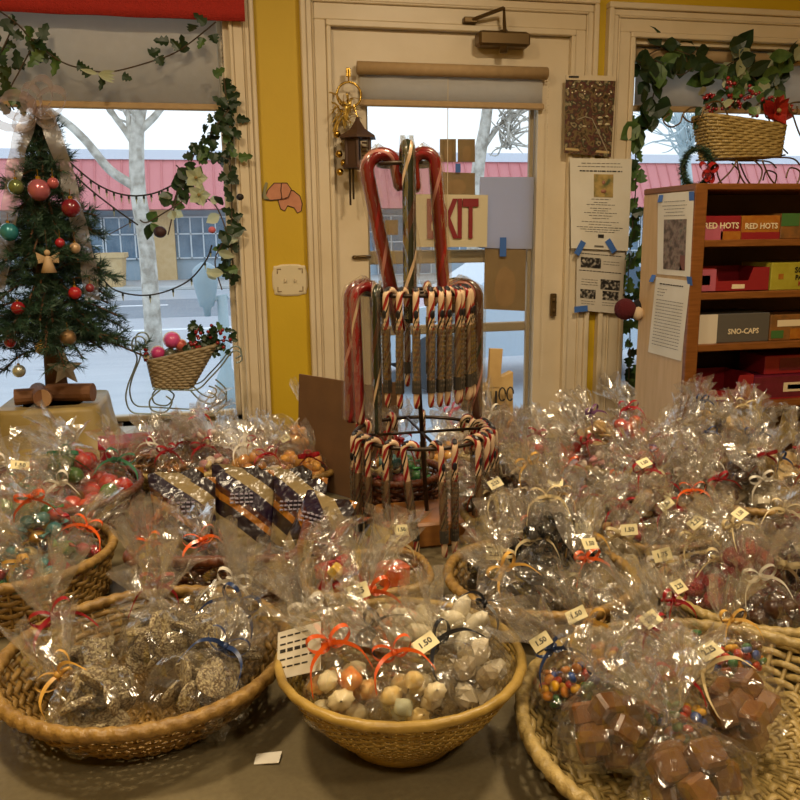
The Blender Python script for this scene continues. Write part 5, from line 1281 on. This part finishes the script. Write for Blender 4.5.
def pouch_mesh(seed):
    R = random.Random(seed); W, Hh, T_ = .054, .078, .02; nx, nz = 12, 16; vs = []
    for s_ in (-1, 1):
        for j in range(nz+1):
            for i in range(nx+1):
                u, v_ = i/nx, j/nz; th = T_*(math.sin(PI*u)*math.sin(PI*min(1, max(0, (v_-.05)/.9)))) ** .55 if 0 < u < 1 and .05 < v_ < .95 else .0006
                vs.append(((u-.5)*2*W*(1-.06*math.sin(PI*v_)), s_*(th+R.uniform(-.0013, .0013)*(th > .001)), v_*2*Hh+.003*math.sin(u*9)*(v_ > .9)))
    k = (nx+1)*(nz+1); fs = []; ms = []
    for s_ in (0, 1):
        for j in range(nz):
            for i in range(nx):
                a = s_*k+j*(nx+1)+i; q = (a, a+1, a+nx+2, a+nx+1); fs.append(q if s_ == 0 else q[::-1])
                ms.append(0)
    me = bpy.data.meshes.new('pouch'); me.from_pydata(vs, [], fs)
    for f_ in FO: me.materials.append(f_)
    me.polygons.foreach_set('material_index', ms); me.polygons.foreach_set('use_smooth', [True]*len(fs)); me.update(); return me
PM = [pouch_mesh(i*3) for i in range(3)]
prn = MB()
for j in range(3):
    for i in range(5): prn.bbox((-.03+i*.009, -.0225, .09+j*.008), (-.0235+i*.009, -.020, .0935+j*.008), .0003)
prn = mesh_of(prn, 'printed_block', mat('foil_print', '#7c7484', .4), False)
wh = ['at the back left', 'at the back', 'at the back right', 'in the middle on the left', 'in the middle', 'in the middle on the right', 'leaning out to the right']
for i, (x, y, z, rx, rz) in enumerate([(-.13, 1.56, .0, -.25, .2), (-.03, 1.57, .0, -.2, -.1), (.075, 1.53, .0, -.3, -.3), (-.115, 1.46, .015, -.5, .1), (-.01, 1.47, .02, -.55, -.05), (.075, 1.43, .012, -.6, -.4), (.07, 1.345, .02, -.75, -.7)]):
    e = empty('snack_bag', (x+.02, y-.03, TZ+.012+z), (rx, .1*math.sin(i*2.3), rz), label='striped brown and orange foil snack bag %s of rectangular basket' % wh[i], cat='snack bag', group='foil snack bags in the rectangular basket')
    link('pouch', PM[i % 3], e); link('printed_marks', prn, e)
# small things
p = at(268, 759, z=TZ+.001); o = tag(MB().add([(-.017, -.007, 0), (.012, -.012, .001), (.017, .006, .003), (-.013, .012, 0), (-.017, -.007, .0008), (.012, -.012, .0018), (.017, .006, .0038), (-.013, .012, .0008)], [(3, 2, 1, 0), (4, 5, 6, 7), (0, 1, 5, 4), (1, 2, 6, 5), (2, 3, 7, 6), (3, 0, 4, 7)]).build('paper_scrap', WHITEP), 'torn scrap of white paper lying on the bare table in front', 'paper'); o.location = p
q = at(135, 440, y=2.17); e = empty('gift_box', (q.x, 2.17, TZ+.001), (0, 0, .15), label='dark red box standing behind the gumdrop bags below the window', cat='box')
MB().bbox((-.09, -.05, 0), (.09, .05, .075), .003).build('box', mat('dark_red_card', '#7a1420', .5), e); MB().bbox((-.093, -.053, .075), (.093, .053, .092), .003).build('lid', mat('red_card', '#98182a', .5), e)

# ------------------------------------------------------------------ wire sleigh baskets
def sleigh(name, y, wires, bpts, label, dep=.11, wm=WIRE, bm=WICK2):
    p0 = at(*wires[0][0], y=y); e = empty(name, p0, label=label, cat='sleigh basket')
    for yy in (0, dep):
        for w in wires: MB().tube(smoothpath([at(a, b_, y=y)-p0+Vector((0, yy, 0)) for a, b_ in w], 7), .0027, 7).build('wire_runner', wm, e, True)
    m = MB()
    for a, b_ in (bpts[3], bpts[2]): q = at(a, b_, y=y)-p0; m.tube([q, q+Vector((0, dep, 0))], .003, 6)
    m.build('cross_wire', wm, e)
    tl_, tr_, br_, bl_ = [at(a, b_, y=y)-p0 for a, b_ in bpts]; m = MB()
    nr, ns = 13, 44
    for k in range(nr+1):
        t = k/nr; L = bl_.lerp(tl_, t); R_ = br_.lerp(tr_, t); vs = []
        for i in range(ns*3):
            a = 2*PI*i/(ns*3); cx_, cy_ = se(a, 5); am = .0022*math.cos(ns/2*a+PI*(k % 2))
            c = (L+R_)/2; hx = (R_.x-L.x)/2; zz = L.z+(R_.z-L.z)*(cx_+1)/2
            vs.append(Vector((c.x+(hx+am)*cx_, dep/2+(dep/2+am)*cy_, zz)))
        m.tube(vs, .0065 if k == nr else .0052, 6, closed=True)
    for i in range(22):
        a = 2*PI*i/22; cx_, cy_ = se(a, 5); pts = []
        for t in (0, 1):
            L = bl_.lerp(tl_, t); R_ = br_.lerp(tr_, t); pts.append(Vector(((L.x+R_.x)/2+(R_.x-L.x)/2*cx_, dep/2+dep/2*cy_, L.z+(R_.z-L.z)*(cx_+1)/2)))
        m.tube(pts, .003, 5)
    m.build('wicker_body', bm, e, True)
    return e, p0
SYL = 2.62
GWK = mat('grey_wicker', '#9a8868', .5, col2='#7c6b4e', scale=70)
e, p0 = sleigh('sleigh_basket', SYL, [[(133, 345), (140, 350), (146, 344), (142, 337), (134, 338), (132, 347), (137, 360), (128, 385), (126, 400), (132, 412), (150, 414), (200, 416), (222, 408), (226, 396), (215, 385)],
  [(153, 389), (180, 390), (198, 389), (210, 378), (222, 365), (232, 352), (240, 352), (242, 360), (236, 363)], [(160, 390), (150, 400), (152, 410), (165, 412), (172, 402), (166, 396)], [(190, 390), (200, 400), (212, 404), (216, 396), (208, 392)]],
  [(147, 362), (216, 346), (192, 388), (153, 387)], 'wicker sleigh basket on curled grey wires with toys and holly in the left window', bm=GWK)
Gs = 'items in the window sleigh basket'
for px, py, r_, c_, lb in ((172, 340, .026, '#d0508c', 'pink ball at the back of the window sleigh basket'), (158, 353, .022, '#c23c78', 'magenta ball at the left of the window sleigh basket'), (170, 355, .021, '#4a4c3c', 'dark ribbed green ball at the front of the sleigh basket'), (181, 345, .018, '#c05a50', 'coral red ball beside the holly in the sleigh basket')):
    o = empty('ornament_ball', at(px, py, y=SYL+.045), label=lb, cat='ornament', group=Gs); m = MB(); m.ball((0, 0, 0), r_, 20); m.build('ball', mat('orn_'+c_, c_, .35, coat=.3), o, True)
    m = MB().tube([(r_*1.01*math.cos(t*PI/12), 0, r_*1.01*math.sin(t*PI/12)) for t in range(24)], .002, 5, closed=True); m.build('seam', CREAM if 'ribbed' not in lb else INK, o)
w = empty('toy_soldier', at(146, 352, y=SYL+.03), label='little red and white striped figure at the left end of the sleigh basket', cat='ornament', group=Gs)
MB().lathe([(.009, -.03), (.01, -.01), (.007, 0)], 10).ball((0, 0, .008), .008, 10).build('figure', RED, w, True); MB().lathe([(.0105, -.02), (.0105, -.012)], 10).build('belt', CREAM, w)
garland('holly_sprig', [[(182, 358), (195, 345), (210, 335)], [(190, 350), (205, 350), (222, 340), (232, 343)], [(190, 350), (196, 335), (200, 325)], [(205, 348), (215, 335), (219, 330)]], SYL+.03, 'holly sprig with red berries at the right of the window sleigh basket', 60, .032, 31, wts=(.9, .1, 0), spread=.014, lobed=True, berries=9, cat='holly')
# right one on top of the bookcase
TY = 2.44
e, p0 = sleigh('sleigh_basket', TY, [[(690, 108), (683, 115), (690, 122), (700, 118), (704, 108), (712, 102), (722, 104), (732, 125), (745, 150), (752, 157), (790, 158), (800, 165)],
  [(737, 160), (740, 175), (748, 186), (758, 184), (762, 170), (754, 160)], [(800, 102), (790, 104), (790, 112), (797, 113), (797, 106)], [(790, 106), (800, 135), (812, 150)], [(762, 160), (770, 178), (780, 187), (795, 186), (800, 172), (790, 168), (786, 178)], [(715, 186), (730, 172), (737, 160)]],
  [(709, 114), (790, 126), (785, 155), (717, 157)], 'wicker sleigh basket of red flowers on curled wires on top of the bookcase', dep=.12, wm=BRONZE)
garland('flower_arrangement', [[(705, 110), (715, 100), (700, 95)], [(725, 108), (730, 90), (726, 80)], [(750, 112), (765, 100), (780, 105)], [(735, 105), (745, 95), (755, 92)]], TY+.05, 'artificial arrangement of cream flowers and red berries in the bookcase sleigh basket', 34, .042, 33, wts=(.35, .25, .4), spread=.018, lobed=False, berries=16, cat='flower arrangement')
m = MB(); R = random.Random(5); w = empty('poinsettia', at(775, 113, y=TY+.04), label='dark red poinsettia bloom in the sleigh basket on the bookcase', cat='flower')
for k_ in range(13):
    a = k_*2.4; leaf(m, Vector((0, 0, 0)), Vector((math.cos(a), -.5+R.uniform(-.3, .3), math.sin(a)*.7+.15)), .062, .045, 0, False, R)
m.build('petals', mat('poinsettia_red', '#8c1a14', .5, col2='#a82a18', scale=30), w); MB().ball((0, -.02, .005), .008, 8).build('flower_centre', GOLDF, w)
o = empty('wreath', at(697, 168, y=TY-.02), label='small dark pine wreath with red bow leaning beside the bookcase sleigh basket', cat='wreath')
m = MB(); R = random.Random(6)
for i in range(2600):
    a = R.uniform(0, 2*PI); c = Vector((.05*math.cos(a), R.gauss(0, .005), .06*math.sin(a)+.0)); v_ = Vector((R.gauss(0, 1), R.gauss(0, .5), R.gauss(0, 1))).normalized(); s_ = v_.orthogonal().normalized()*.0022
    m.add([c-s_, c+s_, c+v_*R.uniform(.012, .024)], [(0, 1, 2)])
m.build('needles', NEED, o); MB().tube([(.05*math.cos(t*PI/12), 0, .06*math.sin(t*PI/12)) for t in range(24)], .006, 6, closed=True).build('ring', BARK, o)
m = MB(); 
for dx, dz in ((.03, .02), (-.03, .02), (.012, -.035), (-.014, -.03)): m.add(*loop(None, dx, dz, .016))
m.v = [(x+.03, y-.02, z-.01) for x, y, z in m.v]; m.build('bow', mat('wreath_bow', '#a0201c', .5), o)

# ------------------------------------------------------------------ lamps and daylight
DIFF = emit('lamp_diffuser', '#ffe2b4', 5)
for i, (x, y, w_) in enumerate([(-.5, 1.15, 20), (1.0, 1.15, 22), (-.5, -.5, 14), (1.0, -.5, 14)]):
    l = empty('ceiling_lamp', (x, y, CZ_), label='round warm ceiling lamp above the display table, number of four' if False else 'round warm ceiling lamp %s' % ['over the left of the table', 'over the right of the table', 'behind the table on the left', 'behind the table on the right'][i], cat='ceiling lamp', group='ceiling lamps')
    MB().lathe([(.17, -.0005), (.175, -.03), (.16, -.05), (.15, -.052)], 28).build('housing', IRON, l, True)
    MB().lathe([(.15, -.053), (.12, -.07), (.05, -.08), (.001, -.081)], 28).build('diffuser', DIFF, l, True)
    ld = bpy.data.lights.new('lamp_light', 'AREA'); ld.shape = 'DISK'; ld.size = .26; ld.energy = w_; ld.color = (1, .80, .53)
    lo = bpy.data.objects.new('lamp_light', ld); C.objects.link(lo); lo.parent = l; lo.location = (0, 0, -.09)
def portal(x0, x1, z0, z1, name):
    ld = bpy.data.lights.new(name, 'AREA'); ld.shape = 'RECTANGLE'; ld.size = x1-x0; ld.size_y = z1-z0; ld.cycles.is_portal = True
    lo = bpy.data.objects.new(name, ld); C.objects.link(lo); lo.location = ((x0+x1)/2, WY+T+.02, (z0+z1)/2); lo.rotation_euler = (-PI/2, 0, 0)
portal(LW[0], LW[1], LW[2], LW[3], 'daylight_portal'); portal(.515, 1.166, .32, 1.93, 'daylight_portal'); portal(RW[0], RW[1], RW[2], RW[3], 'daylight_portal')
w = bpy.data.worlds.new('world'); sc.world = w; w.use_nodes = True
n = w.node_tree.nodes; L = w.node_tree.links; bg = n['Background']
tc = n.new('ShaderNodeTexCoord'); sp = n.new('ShaderNodeSeparateXYZ'); rp = n.new('ShaderNodeValToRGB')
rp.color_ramp.elements[0].position = 0; rp.color_ramp.elements[0].color = (.92, .96, 1.0, 1); rp.color_ramp.elements[1].position = .8; rp.color_ramp.elements[1].color = (.78, .87, 1, 1)
L.new(tc.outputs['Generated'], sp.inputs[0]); L.new(sp.outputs['Z'], rp.inputs[0]); L.new(rp.outputs[0], bg.inputs[0]); bg.inputs[1].default_value = 1.2
sc.view_settings.view_transform = 'Standard'; sc.view_settings.look = 'None'; sc.view_settings.gamma = 1; sc.view_settings.use_curve_mapping = False
sc.view_settings.exposure = 0.28
cy = sc.cycles
cy.max_bounces = 8; cy.diffuse_bounces = 3; cy.glossy_bounces = 3; cy.transmission_bounces = 4; cy.transparent_max_bounces = 40
cy.sample_clamp_indirect = 4; cy.sample_clamp_direct = 12; cy.caustics_reflective = False; cy.caustics_refractive = False
cy.use_denoising = True
